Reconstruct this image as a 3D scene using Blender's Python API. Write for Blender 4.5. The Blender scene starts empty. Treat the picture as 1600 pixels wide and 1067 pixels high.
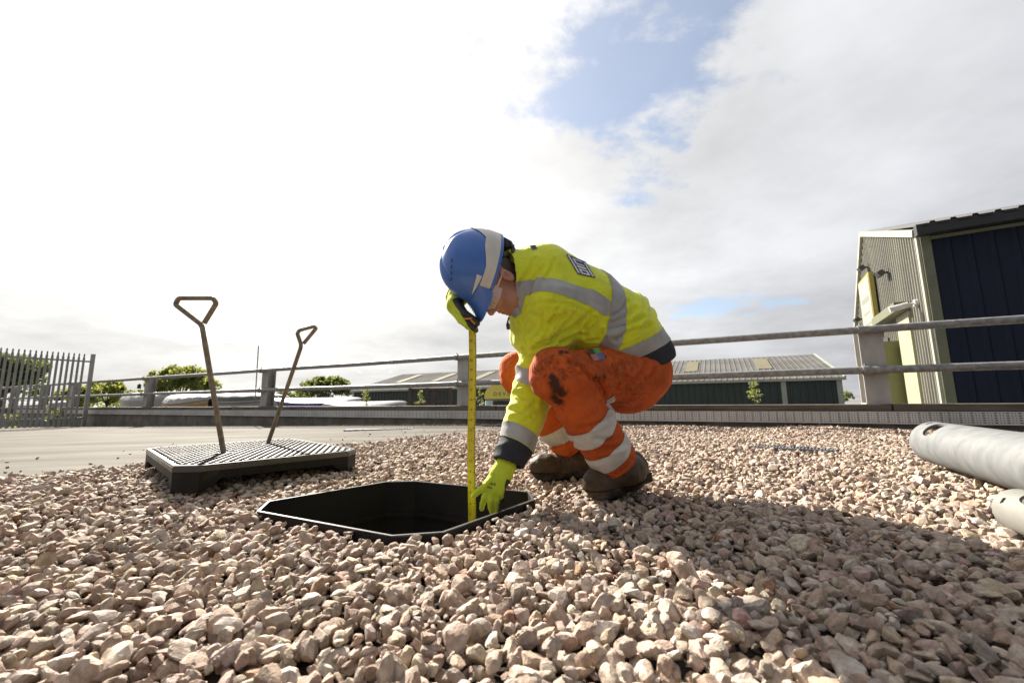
import bpy, bmesh, math, random
import numpy as np
from mathutils import Matrix, Vector, Euler

sc = bpy.context.scene
# ------------------------------------------------------------------ camera
IMW, IMH, FPX = 1600.0, 1067.0, 640.0
CAM_H = 0.35
PITCH = math.atan((626 - 533.5) / FPX)
ROLL = math.atan(0.010)
cam_data = bpy.data.cameras.new('camera')
cam = bpy.data.objects.new('camera', cam_data)
sc.collection.objects.link(cam)
sc.camera = cam
cam_data.sensor_width = 36.0
cam_data.lens = FPX / IMW * 36.0
cam_data.clip_start = 0.02
cam_data.clip_end = 3000
CAM_R = Matrix.Rotation(math.radians(90) + PITCH, 3, 'X') @ Matrix.Rotation(-ROLL, 3, 'Z')
CAM_P = Vector((0, 0, CAM_H))
cam.matrix_world = Matrix.Translation(CAM_P) @ CAM_R.to_4x4()
cam_data.dof.use_dof = True
cam_data.dof.focus_distance = 1.62
cam_data.dof.aperture_fstop = 5.0

# ------------------------------------------------------------------ light
SUN_AZ = math.radians(-35.0)      # from +Y, negative is towards -X
SUN_EL = math.radians(34.5)
SUN_DIR = Vector((math.sin(SUN_AZ) * math.cos(SUN_EL), math.cos(SUN_AZ) * math.cos(SUN_EL), math.sin(SUN_EL)))
sun_data = bpy.data.lights.new('sun', 'SUN')
sun_data.energy = 5.0
sun_data.angle = math.radians(1.4)
sun_data.color = (1.0, 0.93, 0.82)
sun = bpy.data.objects.new('sun', sun_data)
sc.collection.objects.link(sun)
sun.rotation_euler = (-SUN_DIR).to_track_quat('-Z', 'Y').to_euler()
sun.location = SUN_DIR * 50

world = bpy.data.worlds.new('World')
sc.world = world
world.use_nodes = True
def build_world():
    nt = world.node_tree
    N, L = nt.nodes, nt.links
    N.clear()
    def new(t, **k):
        n = N.new(t)
        for a, b in k.items():
            setattr(n, a, b)
        return n
    def math_(op, a, b=None, c=None, clamp=False):
        n = new('ShaderNodeMath', operation=op, use_clamp=clamp)
        for i, v in enumerate((a, b, c)):
            if v is None:
                continue
            if hasattr(v, 'is_linked'):
                L.new(v, n.inputs[i])
            else:
                n.inputs[i].default_value = v
        return n.outputs[0]
    def vmath(op, a, b=None):
        n = new('ShaderNodeVectorMath', operation=op)
        for i, v in enumerate((a, b)):
            if v is None:
                continue
            if hasattr(v, 'is_linked'):
                L.new(v, n.inputs[i])
            else:
                n.inputs[i].default_value = v
        return n
    out = new('ShaderNodeOutputWorld')
    sky = new('ShaderNodeTexSky', sky_type='NISHITA')
    sky.sun_disc = False
    sky.sun_elevation = SUN_EL
    sky.sun_rotation = SUN_AZ
    sky.air_density = 1.0
    sky.dust_density = 1.2
    bsky = new('ShaderNodeBackground')
    bsky.inputs['Strength'].default_value = 0.054
    L.new(sky.outputs[0], bsky.inputs['Color'])
    tc = new('ShaderNodeTexCoord')
    d = tc.outputs['Generated']
    dn = vmath('NORMALIZE', d).outputs[0]
    sep = new('ShaderNodeSeparateXYZ')
    L.new(dn, sep.inputs[0])
    # cloud layer: directions dropped on a plane overhead
    zz = math_('ADD', math_('MAXIMUM', sep.outputs[2], 0.0), 0.16)
    comb = new('ShaderNodeCombineXYZ')
    L.new(math_('DIVIDE', sep.outputs[0], zz), comb.inputs[0])
    L.new(math_('DIVIDE', sep.outputs[1], zz), comb.inputs[1])
    shift = vmath('ADD', comb.outputs[0], (CLOUD_SEED[0], CLOUD_SEED[1], 0.3))
    n1 = new('ShaderNodeTexNoise')
    n1.inputs['Scale'].default_value = 0.95
    n1.inputs['Detail'].default_value = 11
    n1.inputs['Roughness'].default_value = 0.60
    n1.inputs['Distortion'].default_value = 0.25
    L.new(shift.outputs[0], n1.inputs['Vector'])
    n2 = new('ShaderNodeTexNoise')
    n2.inputs['Scale'].default_value = 0.8
    n2.inputs['Detail'].default_value = 6
    n2.inputs['Roughness'].default_value = 0.6
    L.new(vmath('ADD', shift.outputs[0], (3.1, 7.7, 1.0)).outputs[0], n2.inputs['Vector'])
    ramp = new('ShaderNodeMapRange', interpolation_type='SMOOTHSTEP')
    ramp.inputs['From Min'].default_value = 0.405
    ramp.inputs['From Max'].default_value = 0.485
    # clouds close up towards the horizon
    dens = math_('ADD', n1.outputs['Fac'], math_('MULTIPLY', math_('MAXIMUM', math_('SUBTRACT', 0.34, sep.outputs[2]), 0.0), 0.30))
    L.new(dens, ramp.inputs['Value'])
    # brightness of the cloud: forward scattering towards the sun, thicker parts greyer
    dot = vmath('DOT_PRODUCT', dn, tuple(SUN_DIR)).outputs['Value']
    fw = math_('MAXIMUM', math_('MULTIPLY_ADD', dot, 0.5, 0.5), 0.0)
    glow = math_('ADD', math_('MULTIPLY', math_('POWER', fw, 18.0), 0.12), math_('MULTIPLY', math_('POWER', fw, 0.9), 0.315))
    thick = new('ShaderNodeMapRange')
    thick.inputs['From Min'].default_value = 0.35
    thick.inputs['From Max'].default_value = 0.68
    thick.inputs['To Min'].default_value = 1.14
    thick.inputs['To Max'].default_value = 0.74
    L.new(n2.outputs['Fac'], thick.inputs['Value'])
    low = math_('MINIMUM', math_('MULTIPLY_ADD', math_('MAXIMUM', sep.outputs[2], 0.0), 0.75, 0.80), 1.0)   # longer, dimmer path near the horizon
    bright = math_('MULTIPLY', low, math_('MULTIPLY', math_('ADD', glow, 0.016), thick.outputs[0]))
    col = new('ShaderNodeMix', data_type='RGBA')
    col.inputs['A'].default_value = (0.93, 0.95, 1.0, 1)
    col.inputs['B'].default_value = (1.0, 0.97, 0.91, 1)
    L.new(math_('POWER', fw, 5.0), col.inputs['Factor'])
    bcl = new('ShaderNodeBackground')
    L.new(col.outputs['Result'], bcl.inputs['Color'])
    L.new(bright, bcl.inputs['Strength'])
    # thin veil everywhere, full cloud where the noise says so
    mixf = math_('MULTIPLY_ADD', ramp.outputs[0], 0.72, 0.26, clamp=True)
    mix = new('ShaderNodeMixShader')
    L.new(mixf, mix.inputs[0])
    L.new(bsky.outputs[0], mix.inputs[1])
    L.new(bcl.outputs[0], mix.inputs[2])
    L.new(mix.outputs[0], out.inputs['Surface'])
CLOUD_SEED = (15.28, 3.3)
build_world()

sc.view_settings.view_transform = 'Standard'
sc.view_settings.look = 'None'
sc.view_settings.gamma = 1.0
sc.view_settings.use_curve_mapping = False
sc.view_settings.exposure = 1.75
sc.cycles.use_denoising = True
sc.cycles.max_bounces = 8
sc.cycles.transparent_max_bounces = 16

# ------------------------------------------------------------------ projection helpers (photo pixel -> place)
def ray(px, py):
    return CAM_R @ Vector(((px - IMW / 2) / FPX, (533.5 - py) / FPX, -1.0))
def P(px, py, Y):
    d = ray(px, py)
    return CAM_P + d * (Y / d.y)
def on_z(px, py, z=0.0):
    d = ray(px, py)
    return CAM_P + d * ((z - CAM_H) / d.z)
def on_plane(px, py, p0, n):
    d = ray(px, py)
    return CAM_P + d * ((p0 - CAM_P).dot(n) / d.dot(n))
def pix(p):
    c = CAM_R.transposed() @ (Vector(p) - CAM_P)
    return (IMW / 2 + FPX * c.x / -c.z, 533.5 - FPX * c.y / -c.z)

# ------------------------------------------------------------------ generic helpers
COL = sc.collection
def tag(o, label=None, cat=None, group=None, kind=None):
    if label: o['label'] = label
    if cat: o['category'] = cat
    if group: o['group'] = group
    if kind: o['kind'] = kind
    return o
def empty(name, loc, label=None, cat=None, group=None, rotz=0.0):
    o = bpy.data.objects.new(name, None)
    COL.objects.link(o)
    o.location = loc
    o.rotation_euler = (0, 0, rotz)
    o.empty_display_size = 0.1
    return tag(o, label, cat, group)
def mesh_data(name, V, F, mat=None, smooth=False, sharp=None):
    me = bpy.data.meshes.new(name)
    me.from_pydata([tuple(v) for v in V], [], [tuple(f) for f in F])
    me.validate()
    if mat is not None:
        me.materials.append(mat)
    if smooth:
        me.shade_smooth()
        if sharp:
            me.set_sharp_from_angle(angle=math.radians(sharp))
    return me
def mesh_np(name, V, F, mat=None, smooth=True, attr=None):
    """fast mesh from arrays; F is (n,3) or (n,4)"""
    V = np.asarray(V, np.float32); F = np.asarray(F, np.int32)
    me = bpy.data.meshes.new(name)
    k = F.shape[1]
    me.vertices.add(len(V)); me.vertices.foreach_set('co', V.ravel())
    me.loops.add(F.size); me.loops.foreach_set('vertex_index', F.ravel())
    me.polygons.add(len(F))
    me.polygons.foreach_set('loop_start', np.arange(0, F.size, k, dtype=np.int32))
    me.polygons.foreach_set('loop_total', np.full(len(F), k, np.int32))
    me.update(calc_edges=True)
    me.polygons.foreach_set('use_smooth', np.full(len(F), smooth, dtype=bool))
    if attr is not None:
        for an, arr in attr.items():
            a = me.attributes.new(an, 'FLOAT_COLOR', 'POINT')
            c = np.ones((len(V), 4), np.float32); c[:, :3] = arr
            a.data.foreach_set('color', c.ravel())
    if mat is not None:
        me.materials.append(mat)
    return me
def link(name, me, parent=None, loc=None):
    o = bpy.data.objects.new(name, me)
    COL.objects.link(o)
    if parent is not None:
        o.parent = parent
    if loc is not None:
        o.location = loc
    return o
class MB:
    """collects pieces of ONE part"""
    def __init__(s): s.V = []; s.F = []
    def add(s, V, F):
        n = len(s.V)
        s.V += [tuple(v) for v in V]
        s.F += [tuple(i + n for i in f) for f in F]
        return s
    def box(s, c, size, ax=None, bev=0.0):
        """box centred at c; ax = 3 unit axes"""
        ax = ax or (Vector((1, 0, 0)), Vector((0, 1, 0)), Vector((0, 0, 1)))
        c = Vector(c); h = [x / 2 for x in size]
        if bev <= 0:
            V = [c + ax[0] * (sx * h[0]) + ax[1] * (sy * h[1]) + ax[2] * (sz * h[2]) for sz in (-1, 1) for sy in (-1, 1) for sx in (-1, 1)]
            return s.add(V, [(0, 2, 3, 1), (4, 5, 7, 6), (0, 1, 5, 4), (2, 6, 7, 3), (0, 4, 6, 2), (1, 3, 7, 5)])
        bm = bmesh.new(); bmesh.ops.create_cube(bm, size=1.0)
        for v in bm.verts:
            v.co = Vector((v.co.x * size[0], v.co.y * size[1], v.co.z * size[2]))
        bmesh.ops.bevel(bm, geom=bm.edges[:], offset=bev, segments=2, affect='EDGES', profile=0.5)
        bm.verts.index_update()
        V = [c + ax[0] * v.co.x + ax[1] * v.co.y + ax[2] * v.co.z for v in bm.verts]
        F = [[v.index for v in f.verts] for f in bm.faces]
        bm.free()
        return s.add(V, F)
    def tube(s, pts, r, seg=12, cap=True):
        pts = [Vector(p) for p in pts]
        rs = r if isinstance(r, (list, tuple)) else [r] * len(pts)
        V = []; up = None
        for i, p in enumerate(pts):
            t = (pts[min(i + 1, len(pts) - 1)] - pts[max(i - 1, 0)]).normalized()
            if up is None:
                up = Vector((0, 0, 1)) if abs(t.z) < 0.9 else Vector((1, 0, 0))
            a = t.cross(up).normalized(); b = a.cross(t).normalized(); up = b
            for k in range(seg):
                an = 2 * math.pi * k / seg
                V.append(p + a * (rs[i] * math.cos(an)) + b * (rs[i] * math.sin(an)))
        F = []
        for i in range(len(pts) - 1):
            for k in range(seg):
                k2 = (k + 1) % seg
                F.append((i * seg + k, i * seg + k2, (i + 1) * seg + k2, (i + 1) * seg + k))
        if cap:
            F.append(tuple(range(seg - 1, -1, -1)))
            n = (len(pts) - 1) * seg
            F.append(tuple(n + k for k in range(seg)))
        return s.add(V, F)
    def prism(s, poly, z0, z1):
        n = len(poly)
        V = [(p[0], p[1], z0) for p in poly] + [(p[0], p[1], z1) for p in poly]
        F = [tuple(range(n - 1, -1, -1)), tuple(range(n, 2 * n))] + [(i, (i + 1) % n, n + (i + 1) % n, n + i) for i in range(n)]
        return s.add(V, F)
    def build(s, name, mat, parent=None, smooth=False, sharp=35, label=None):
        off = Vector((0, 0, 0)); inv = None
        if parent is not None:
            m = Matrix.Identity(4); p = parent; ch = []
            while p is not None:
                ch.append(p); p = p.parent
            for p in reversed(ch):
                m = m @ Matrix.LocRotScale(p.location, p.rotation_euler, p.scale)
            inv = m.inverted()
        V = [inv @ Vector(v) for v in s.V] if inv is not None else s.V
        me = mesh_data(name, V, s.F, mat, smooth, sharp)
        o = link(name, me, parent)
        if label: o['label'] = label
        return o

# ------------------------------------------------------------------ materials
def ramp_set(r, stops):
    cr = r.color_ramp
    while len(cr.elements) > len(stops):
        cr.elements.remove(cr.elements[-1])
    while len(cr.elements) < len(stops):
        cr.elements.new(0.5)
    for e, (p, c) in zip(cr.elements, stops):
        e.position = p
        e.color = (*c, 1) if len(c) == 3 else c
# base colours of sunlit surfaces, scaled down to balance the raised exposure
SUNLIT_FACTOR = {n: 0.66 for n in ('weathered_white_tube', 'stained_cream_tube', 'pale_metal_cladding', 'cream_flashing', 'olive_flashing', 'pale_yellow_door', 'olive_yellow_panel', 'grey_roof_sheet', 'white_hull', 'white_tarpaulin', 'white_sign', 'yellow_sign_edge', 'yellowed_rooflight', 'pale_green_trim', 'galvanised_pale', 'white_fitting', 'parapet_concrete')}
def material(name, c1, c2=None, rough=0.7, metal=0.0, scale=6.0, detail=5, lo=0.35, hi=0.65, bump=0.0, bscale=60.0,
             bdist=0.002, stretch=(1, 1, 1), dirt=None, dscale=3.0, dlo=0.55, dhi=0.7, damt=0.8, attr=None, spec=0.5,
             coat=0.0, sheen=0.0, sss=0.0, trans=0.0, coord='Object', rvar=0.1, rotz=0.0, wrinkle=0.0, wscale=30.0):
    m = bpy.data.materials.new(name); m.use_nodes = True
    nt = m.node_tree; N, L = nt.nodes, nt.links
    b = N['Principled BSDF']
    tc = N.new('ShaderNodeTexCoord'); mp = N.new('ShaderNodeMapping')
    mp.inputs['Scale'].default_value = stretch
    mp.inputs['Rotation'].default_value = (0, 0, rotz)
    L.new(tc.outputs[coord], mp.inputs['Vector'])
    vec = mp.outputs[0]
    def noise(s, d=detail, r=0.55):
        n = N.new('ShaderNodeTexNoise')
        n.inputs['Scale'].default_value = s; n.inputs['Detail'].default_value = d; n.inputs['Roughness'].default_value = r
        L.new(vec, n.inputs['Vector'])
        return n
    if c2 is None:
        c2 = tuple(min(1, x * 0.8) for x in c1)
    k_ = SUNLIT_FACTOR.get(name, 1.0)
    c1 = tuple(x * k_ for x in c1); c2 = tuple(x * k_ for x in c2)
    n = noise(scale)
    mr = N.new('ShaderNodeMapRange'); mr.inputs['From Min'].default_value = lo; mr.inputs['From Max'].default_value = hi
    L.new(n.outputs['Fac'], mr.inputs['Value'])
    mx = N.new('ShaderNodeMix'); mx.data_type = 'RGBA'
    mx.inputs['A'].default_value = (*c1, 1); mx.inputs['B'].default_value = (*c2, 1)
    L.new(mr.outputs[0], mx.inputs['Factor'])
    col = mx.outputs['Result']
    if attr:
        at = N.new('ShaderNodeAttribute'); at.attribute_name = attr
        mu = N.new('ShaderNodeMix'); mu.data_type = 'RGBA'; mu.blend_type = 'MULTIPLY'; mu.inputs['Factor'].default_value = 1
        L.new(at.outputs['Color'], mu.inputs['A']); L.new(col, mu.inputs['B'])
        col = mu.outputs['Result']
    if dirt:
        dn = noise(dscale, 7, 0.62)
        dr = N.new('ShaderNodeMapRange'); dr.inputs['From Min'].default_value = dlo; dr.inputs['From Max'].default_value = dhi
        dr.inputs['To Max'].default_value = damt
        L.new(dn.outputs['Fac'], dr.inputs['Value'])
        dm = N.new('ShaderNodeMix'); dm.data_type = 'RGBA'
        L.new(dr.outputs[0], dm.inputs['Factor']); L.new(col, dm.inputs['A']); dm.inputs['B'].default_value = (*dirt, 1)
        col = dm.outputs['Result']
    L.new(col, b.inputs['Base Color'])
    rr = N.new('ShaderNodeMapRange'); rr.inputs['To Min'].default_value = max(0.02, rough - rvar); rr.inputs['To Max'].default_value = min(1, rough + rvar)
    L.new(n.outputs['Fac'], rr.inputs['Value']); L.new(rr.outputs[0], b.inputs['Roughness'])
    b.inputs['Metallic'].default_value = metal
    b.inputs['Specular IOR Level'].default_value = spec
    b.inputs['Coat Weight'].default_value = coat
    b.inputs['Sheen Weight'].default_value = sheen
    if sss:
        b.inputs['Subsurface Weight'].default_value = sss
        b.inputs['Subsurface Radius'].default_value = (0.012, 0.005, 0.003)
        b.inputs['Subsurface Scale'].default_value = 0.6
    if trans:
        b.inputs['Transmission Weight'].default_value = trans
    if bump:
        bn = noise(bscale, 6, 0.6)
        bp = N.new('ShaderNodeBump'); bp.inputs['Strength'].default_value = bump; bp.inputs['Distance'].default_value = bdist
        L.new(bn.outputs['Fac'], bp.inputs['Height']); L.new(bp.outputs[0], b.inputs['Normal'])
        if wrinkle:
            wn = noise(wscale, 2, 0.5); wn.inputs['Distortion'].default_value = 1.2
            ab = N.new('ShaderNodeMath'); ab.operation = 'SUBTRACT'; ab.inputs[1].default_value = 0.5
            L.new(wn.outputs['Fac'], ab.inputs[0])
            a2 = N.new('ShaderNodeMath'); a2.operation = 'ABSOLUTE'; L.new(ab.outputs[0], a2.inputs[0])
            a3 = N.new('ShaderNodeMath'); a3.operation = 'MINIMUM'; a3.inputs[1].default_value = 0.12; L.new(a2.outputs[0], a3.inputs[0])
            b2 = N.new('ShaderNodeBump'); b2.inputs['Strength'].default_value = wrinkle; b2.inputs['Distance'].default_value = 0.02
            L.new(a3.outputs[0], b2.inputs['Height']); L.new(bp.outputs[0], b2.inputs['Normal']); L.new(b2.outputs[0], b.inputs['Normal'])
    return m

def text_mesh(body, size):
    cu = bpy.data.curves.new('lettering', 'FONT'); cu.body = body; cu.size = size; cu.align_x = 'CENTER'; cu.align_y = 'CENTER'
    cu.resolution_u = 3
    ob = bpy.data.objects.new('lettering', cu); COL.objects.link(ob)
    dg = bpy.context.evaluated_depsgraph_get(); ev = ob.evaluated_get(dg); me = ev.to_mesh()
    V = [v.co.copy() for v in me.vertices]; F = [tuple(p.vertices) for p in me.polygons]
    ev.to_mesh_clear(); bpy.data.objects.remove(ob); bpy.data.curves.remove(cu)
    return V, F
# ================================================================== frames of the place
rnd = random.Random(11)
ZUP = Vector((0, 0, 1))
def horiz(px, py):
    d = ray(px, py); d.z = 0
    return d.normalized()
PU = -horiz(-480, 638)                 # along the parapet, towards the right
PN = Vector((-PU.y, PU.x, 0))          # away from the camera
if PN.y < 0: PN = -PN
RAIL_Z = CAM_H + 0.79
_d = ray(800, 549)
PA = CAM_P + _d * ((RAIL_Z - CAM_H) / _d.z)
PA = Vector((PA.x, PA.y, 0))           # foot of the rail line in the middle of the frame
def par(px, py, off=0.0):
    return on_plane(px, py, PA + PN * off, PN)
def fr(s, n, z):                       # parapet frame -> place
    return PA + PU * s + PN * n + ZUP * z
AX = (PU, PN, ZUP)
YARD_Z = -1.15

# ------------------------------------------------------------------ materials of the setting
M = {}
M['asphalt'] = material('asphalt', (0.10, 0.10, 0.10), (0.16, 0.155, 0.15), rough=0.9, scale=0.4, bump=0.4, bscale=40)
M['concrete_slab'] = material('concrete_slab', (0.150, 0.139, 0.119), (0.085, 0.079, 0.068), rotz=math.radians(26), rough=0.85, scale=1.6, detail=11, stretch=(0.35, 1.7, 1), lo=0.3, hi=0.7,
                              bump=0.35, bscale=90, bdist=0.003, dirt=(0.075, 0.068, 0.058), dscale=1.3, dlo=0.50, dhi=0.70, damt=0.65, spec=0.04)
M['soil'] = material('gravel_soil', (0.045, 0.036, 0.028), (0.025, 0.02, 0.016), spec=0.1, rough=0.95, scale=30, bump=0.6, bscale=80)
M['stone'] = material('stone', (1.10, 1.10, 1.10), (0.60, 0.57, 0.54), rough=0.8, scale=95, detail=8, lo=0.34, hi=0.66, bump=0.8, bscale=260, bdist=0.0022, attr='tint',
                      dirt=(0.36, 0.25, 0.17), dscale=42, dlo=0.54, dhi=0.72, damt=0.55, spec=0.3)
M['galv'] = material('galvanised_steel', (0.28, 0.275, 0.265), (0.17, 0.167, 0.16), rough=0.6, metal=0.4, scale=22, detail=7, bump=0.15, bscale=120,
                     dirt=(0.17, 0.14, 0.11), dscale=5, dlo=0.58, dhi=0.72, damt=0.55)
M['post'] = material('weathered_post_steel', (0.36, 0.345, 0.32), (0.28, 0.265, 0.25), rough=0.7, metal=0.2, scale=5, detail=8, stretch=(1, 1, 0.4), bump=0.2, bscale=60,
                     dirt=(0.16, 0.12, 0.09), dscale=6, dlo=0.6, dhi=0.75, damt=0.5)
M['coping'] = material('weathered_sleeper', (0.115, 0.095, 0.07), (0.065, 0.052, 0.04), rough=0.85, scale=5, detail=8, stretch=(0.3, 1, 3), bump=0.4, bscale=50, bdist=0.004)
M['wall_block'] = material('parapet_concrete', (0.30, 0.265, 0.22), (0.19, 0.165, 0.135), rough=0.9, scale=4, detail=8, bump=0.4, bscale=60,
                           dirt=(0.10, 0.085, 0.065), dscale=2.5, dlo=0.5, dhi=0.7, damt=0.7)
M['tray'] = material('perforated_galvanised', (0.50, 0.485, 0.46), (0.40, 0.39, 0.37), rough=0.55, metal=0.15, scale=3, detail=6)
M['dark_void'] = material('shaded_backing', (0.05, 0.045, 0.04), (0.035, 0.03, 0.028), rough=0.95)  # painted shade behind the strip, and the junction box's own black
M['pit'] = material('black_plastic', (0.0075, 0.007, 0.0065), (0.012, 0.011, 0.010), spec=0.25, rough=0.6, scale=9, bump=0.2, bscale=50, dirt=(0.16, 0.13, 0.10), dscale=6, dlo=0.6, dhi=0.8, damt=0.12)
M['rim_edge'] = material('highlit_plastic_edge', (0.045, 0.043, 0.04), (0.018, 0.017, 0.016), rough=0.38, scale=25, bump=0.2, bscale=70)  # paler than the chamber wall, its backlit highlight put into the colour
M['silt'] = material('wet_silt', (0.26, 0.21, 0.14), (0.14, 0.115, 0.08), rough=0.6, scale=8, bump=0.5, bscale=20, bdist=0.01)
M['leaf1'] = material('leaf_yellow_green', (0.13, 0.17, 0.035), (0.07, 0.11, 0.022), rough=0.6, scale=0.8, coord='Object')
M['leaf2'] = material('leaf_mid_green', (0.065, 0.10, 0.03), (0.035, 0.06, 0.018), rough=0.6, scale=0.8)
for k_ in ('leaf1', 'leaf2'):
    b_ = M[k_].node_tree.nodes['Principled BSDF']
    tr_ = M[k_].node_tree.nodes.new('ShaderNodeBsdfTranslucent')
    tr_.inputs['Color'].default_value = (0.33, 0.345, 0.075, 1) if k_ == 'leaf1' else (0.22, 0.25, 0.06, 1)
    mx_ = M[k_].node_tree.nodes.new('ShaderNodeMixShader'); mx_.inputs[0].default_value = 0.4
    M[k_].node_tree.links.new(b_.outputs[0], mx_.inputs[1]); M[k_].node_tree.links.new(tr_.outputs[0], mx_.inputs[2])
    M[k_].node_tree.links.new(mx_.outputs[0], M[k_].node_tree.nodes['Material Output'].inputs['Surface'])
M['bark'] = material('bark', (0.10, 0.08, 0.06), (0.06, 0.048, 0.036), rough=0.9, scale=6, bump=0.5, bscale=20)

# ------------------------------------------------------------------ yard ground to the horizon
g = MB(); R_ = 1500
g.add([(R_ * math.cos(a), R_ * math.sin(a), YARD_Z) for a in [2 * math.pi * k / 48 for k in range(48)]], [tuple(range(48))])
tag(g.build('yard_ground', M['asphalt']), kind='structure')

# ------------------------------------------------------------------ manhole outline (a square with cut corners, one corner towards the camera)
RIM_Z = 0.014
MH = [on_z(*q, RIM_Z) for q in ((399, 799), (417, 783), (603, 752), (650, 751), (828, 768), (836, 781), (694, 832), (610, 838))]
MHC = sum(MH, Vector()) / 8
MHp = [Vector((p.x, p.y)) for p in MH]
def in_poly(x, y, poly):
    c = np.zeros(np.shape(x), bool)
    n = len(poly)
    for i in range(n):
        x1, y1 = poly[i][0], poly[i][1]; x2, y2 = poly[(i + 1) % n][0], poly[(i + 1) % n][1]
        if y1 == y2: continue
        cond = ((y1 > y) != (y2 > y)) & (x < (x2 - x1) * (y - y1) / (y2 - y1) + x1)
        c ^= cond
    return c
def poly_dist(x, y, poly):
    d = np.full(np.shape(x), 1e9)
    n = len(poly)
    for i in range(n):
        a = np.array(poly[i][:2]); b = np.array(poly[(i + 1) % n][:2]); ab = b - a
        t = np.clip(((x - a[0]) * ab[0] + (y - a[1]) * ab[1]) / ab.dot(ab), 0, 1)
        d = np.minimum(d, np.hypot(x - a[0] - t * ab[0], y - a[1] - t * ab[1]))
    return d

# ------------------------------------------------------------------ slab edge line on the ground
E0 = on_z(0, 746, 0); E1 = on_z(800, 668, 0)
ED = (E1 - E0).normalized()                      # runs away to the right
EN = Vector((-ED.y, ED.x, 0))                    # towards the slab (left)
def slab_s(x, y):                                # >0 on the slab
    return (x - E0.x) * EN.x + (y - E0.y) * EN.y
def par_n(x, y):                                 # distance in front of the parapet
    return -((x - PA.x) * PN.x + (y - PA.y) * PN.y)
def slab_z(s):
    return -0.012 - 0.020 * max(0.0, s)

# concrete slab: one sheet falling gently to the left, with a kerb-like edge
g = MB()
n_a, n_b = 40, 10
V = []; F = []
for i in range(n_a + 1):
    t = -6.0 + 16.0 * i / n_a
    for j in range(n_b + 1):
        s = 22.0 * (j / n_b) ** 1.6
        p = E0 + ED * t + EN * s
        k = par_n(p.x, p.y)
        if k < 0.22:
            p = p + PN * (k - 0.22) if False else p - PN * (0.22 - k)
        V.append((p.x, p.y, slab_z(slab_s(p.x, p.y))))
for i in range(n_a):
    for j in range(n_b):
        a = i * (n_b + 1) + j
        F.append((a, a + n_b + 1, a + n_b + 2, a + 1))
nv = len(V)
for i in range(n_a + 1):
    v = V[i * (n_b + 1)]; V.append((v[0], v[1], v[2] - 0.15))
for i in range(n_a):
    F.append((i * (n_b + 1), nv + i, nv + i + 1, (i + 1) * (n_b + 1)))
slab = MB().add(V, F).build('concrete_slab', M['concrete_slab'])
tag(slab, 'pale brushed concrete slab beside the gravel', kind='structure')

# ------------------------------------------------------------------ gravel bed with the manhole opening
def bed_z(x, y):
    z = 0.010 * np.sin(2.1 * x + 0.7) * np.sin(1.7 * y + 0.3) + 0.007 * np.sin(5.3 * x + 3.1 * y) + 0.006 * np.sin(4.1 * y - 3.7 * x + 1.0)
    md = np.where(in_poly(x, y, MHp), 0, poly_dist(x, y, MHp))
    z = z * np.clip(md / 0.25, 0, 1)
    front = np.clip((MHC.y - y) / 0.3, 0, 1)
    z = z + 0.005 * np.exp(-(md / 0.10) ** 2) * front
    z = z + 0.012 * np.clip((x - 0.4) / 2.5, 0, 1) * np.clip(y / 3, 0, 1)
    return z
def bed_grid():
    xs = np.concatenate([np.arange(-3.4, 3.4, 0.10), np.arange(3.4, 12.2, 0.4)])
    ys = np.concatenate([np.arange(-0.6, 3.2, 0.10), np.arange(3.2, 12.2, 0.4)])
    bm = bmesh.new()
    X, Y = np.meshgrid(xs, ys, indexing='ij')
    Z = bed_z(X, Y) - 0.030
    sl = slab_s(X, Y)
    Z = np.where(sl > -0.05, -0.06 - 0.020 * np.maximum(sl, 0), Z)
    idx = np.arange(X.size).reshape(X.shape)
    V = np.stack([X, Y, Z], -1).reshape(-1, 3)
    F = np.stack([idx[:-1, :-1], idx[1:, :-1], idx[1:, 1:], idx[:-1, 1:]], -1).reshape(-1, 4)
    cx = X[:-1, :-1].ravel() + 0.05; cy = Y[:-1, :-1].ravel() + 0.05
    inside = in_poly(cx, cy, MHp) | (poly_dist(cx, cy, MHp) < 0.075)
    far = par_n(cx, cy) < -0.3
    return V, F[~inside & ~far]
V_, F_ = bed_grid()
# collar of soil between the pit frame and the sheet
bed = link('gravel_bed', mesh_np('gravel_bed', V_, F_, M['soil'], True))
tag(bed, 'pinkish cream gravel bed round the manhole', kind='structure')
cb = MB()
ringo = []; ringi = []
for i in range(8):
    for t in np.linspace(0, 1, 6, endpoint=False):
        p = MH[i].lerp(MH[(i + 1) % 8], t); d = (p - MHC); d.z = 0; d.normalize()
        ringi.append(p + d * 0.004); ringo.append(p + d * 0.21)
n_ = len(ringi)
cb.add([(p.x, p.y, float(bed_z(np.array(p.x), np.array(p.y))) - 0.019) for p in ringi] + [(p.x, p.y, float(bed_z(np.array(p.x), np.array(p.y))) - 0.016) for p in ringo],
       [(i, (i + 1) % n_, n_ + (i + 1) % n_, n_ + i) for i in range(n_)])
cb.build('bedding', M['soil'], bed, smooth=True)

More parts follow.
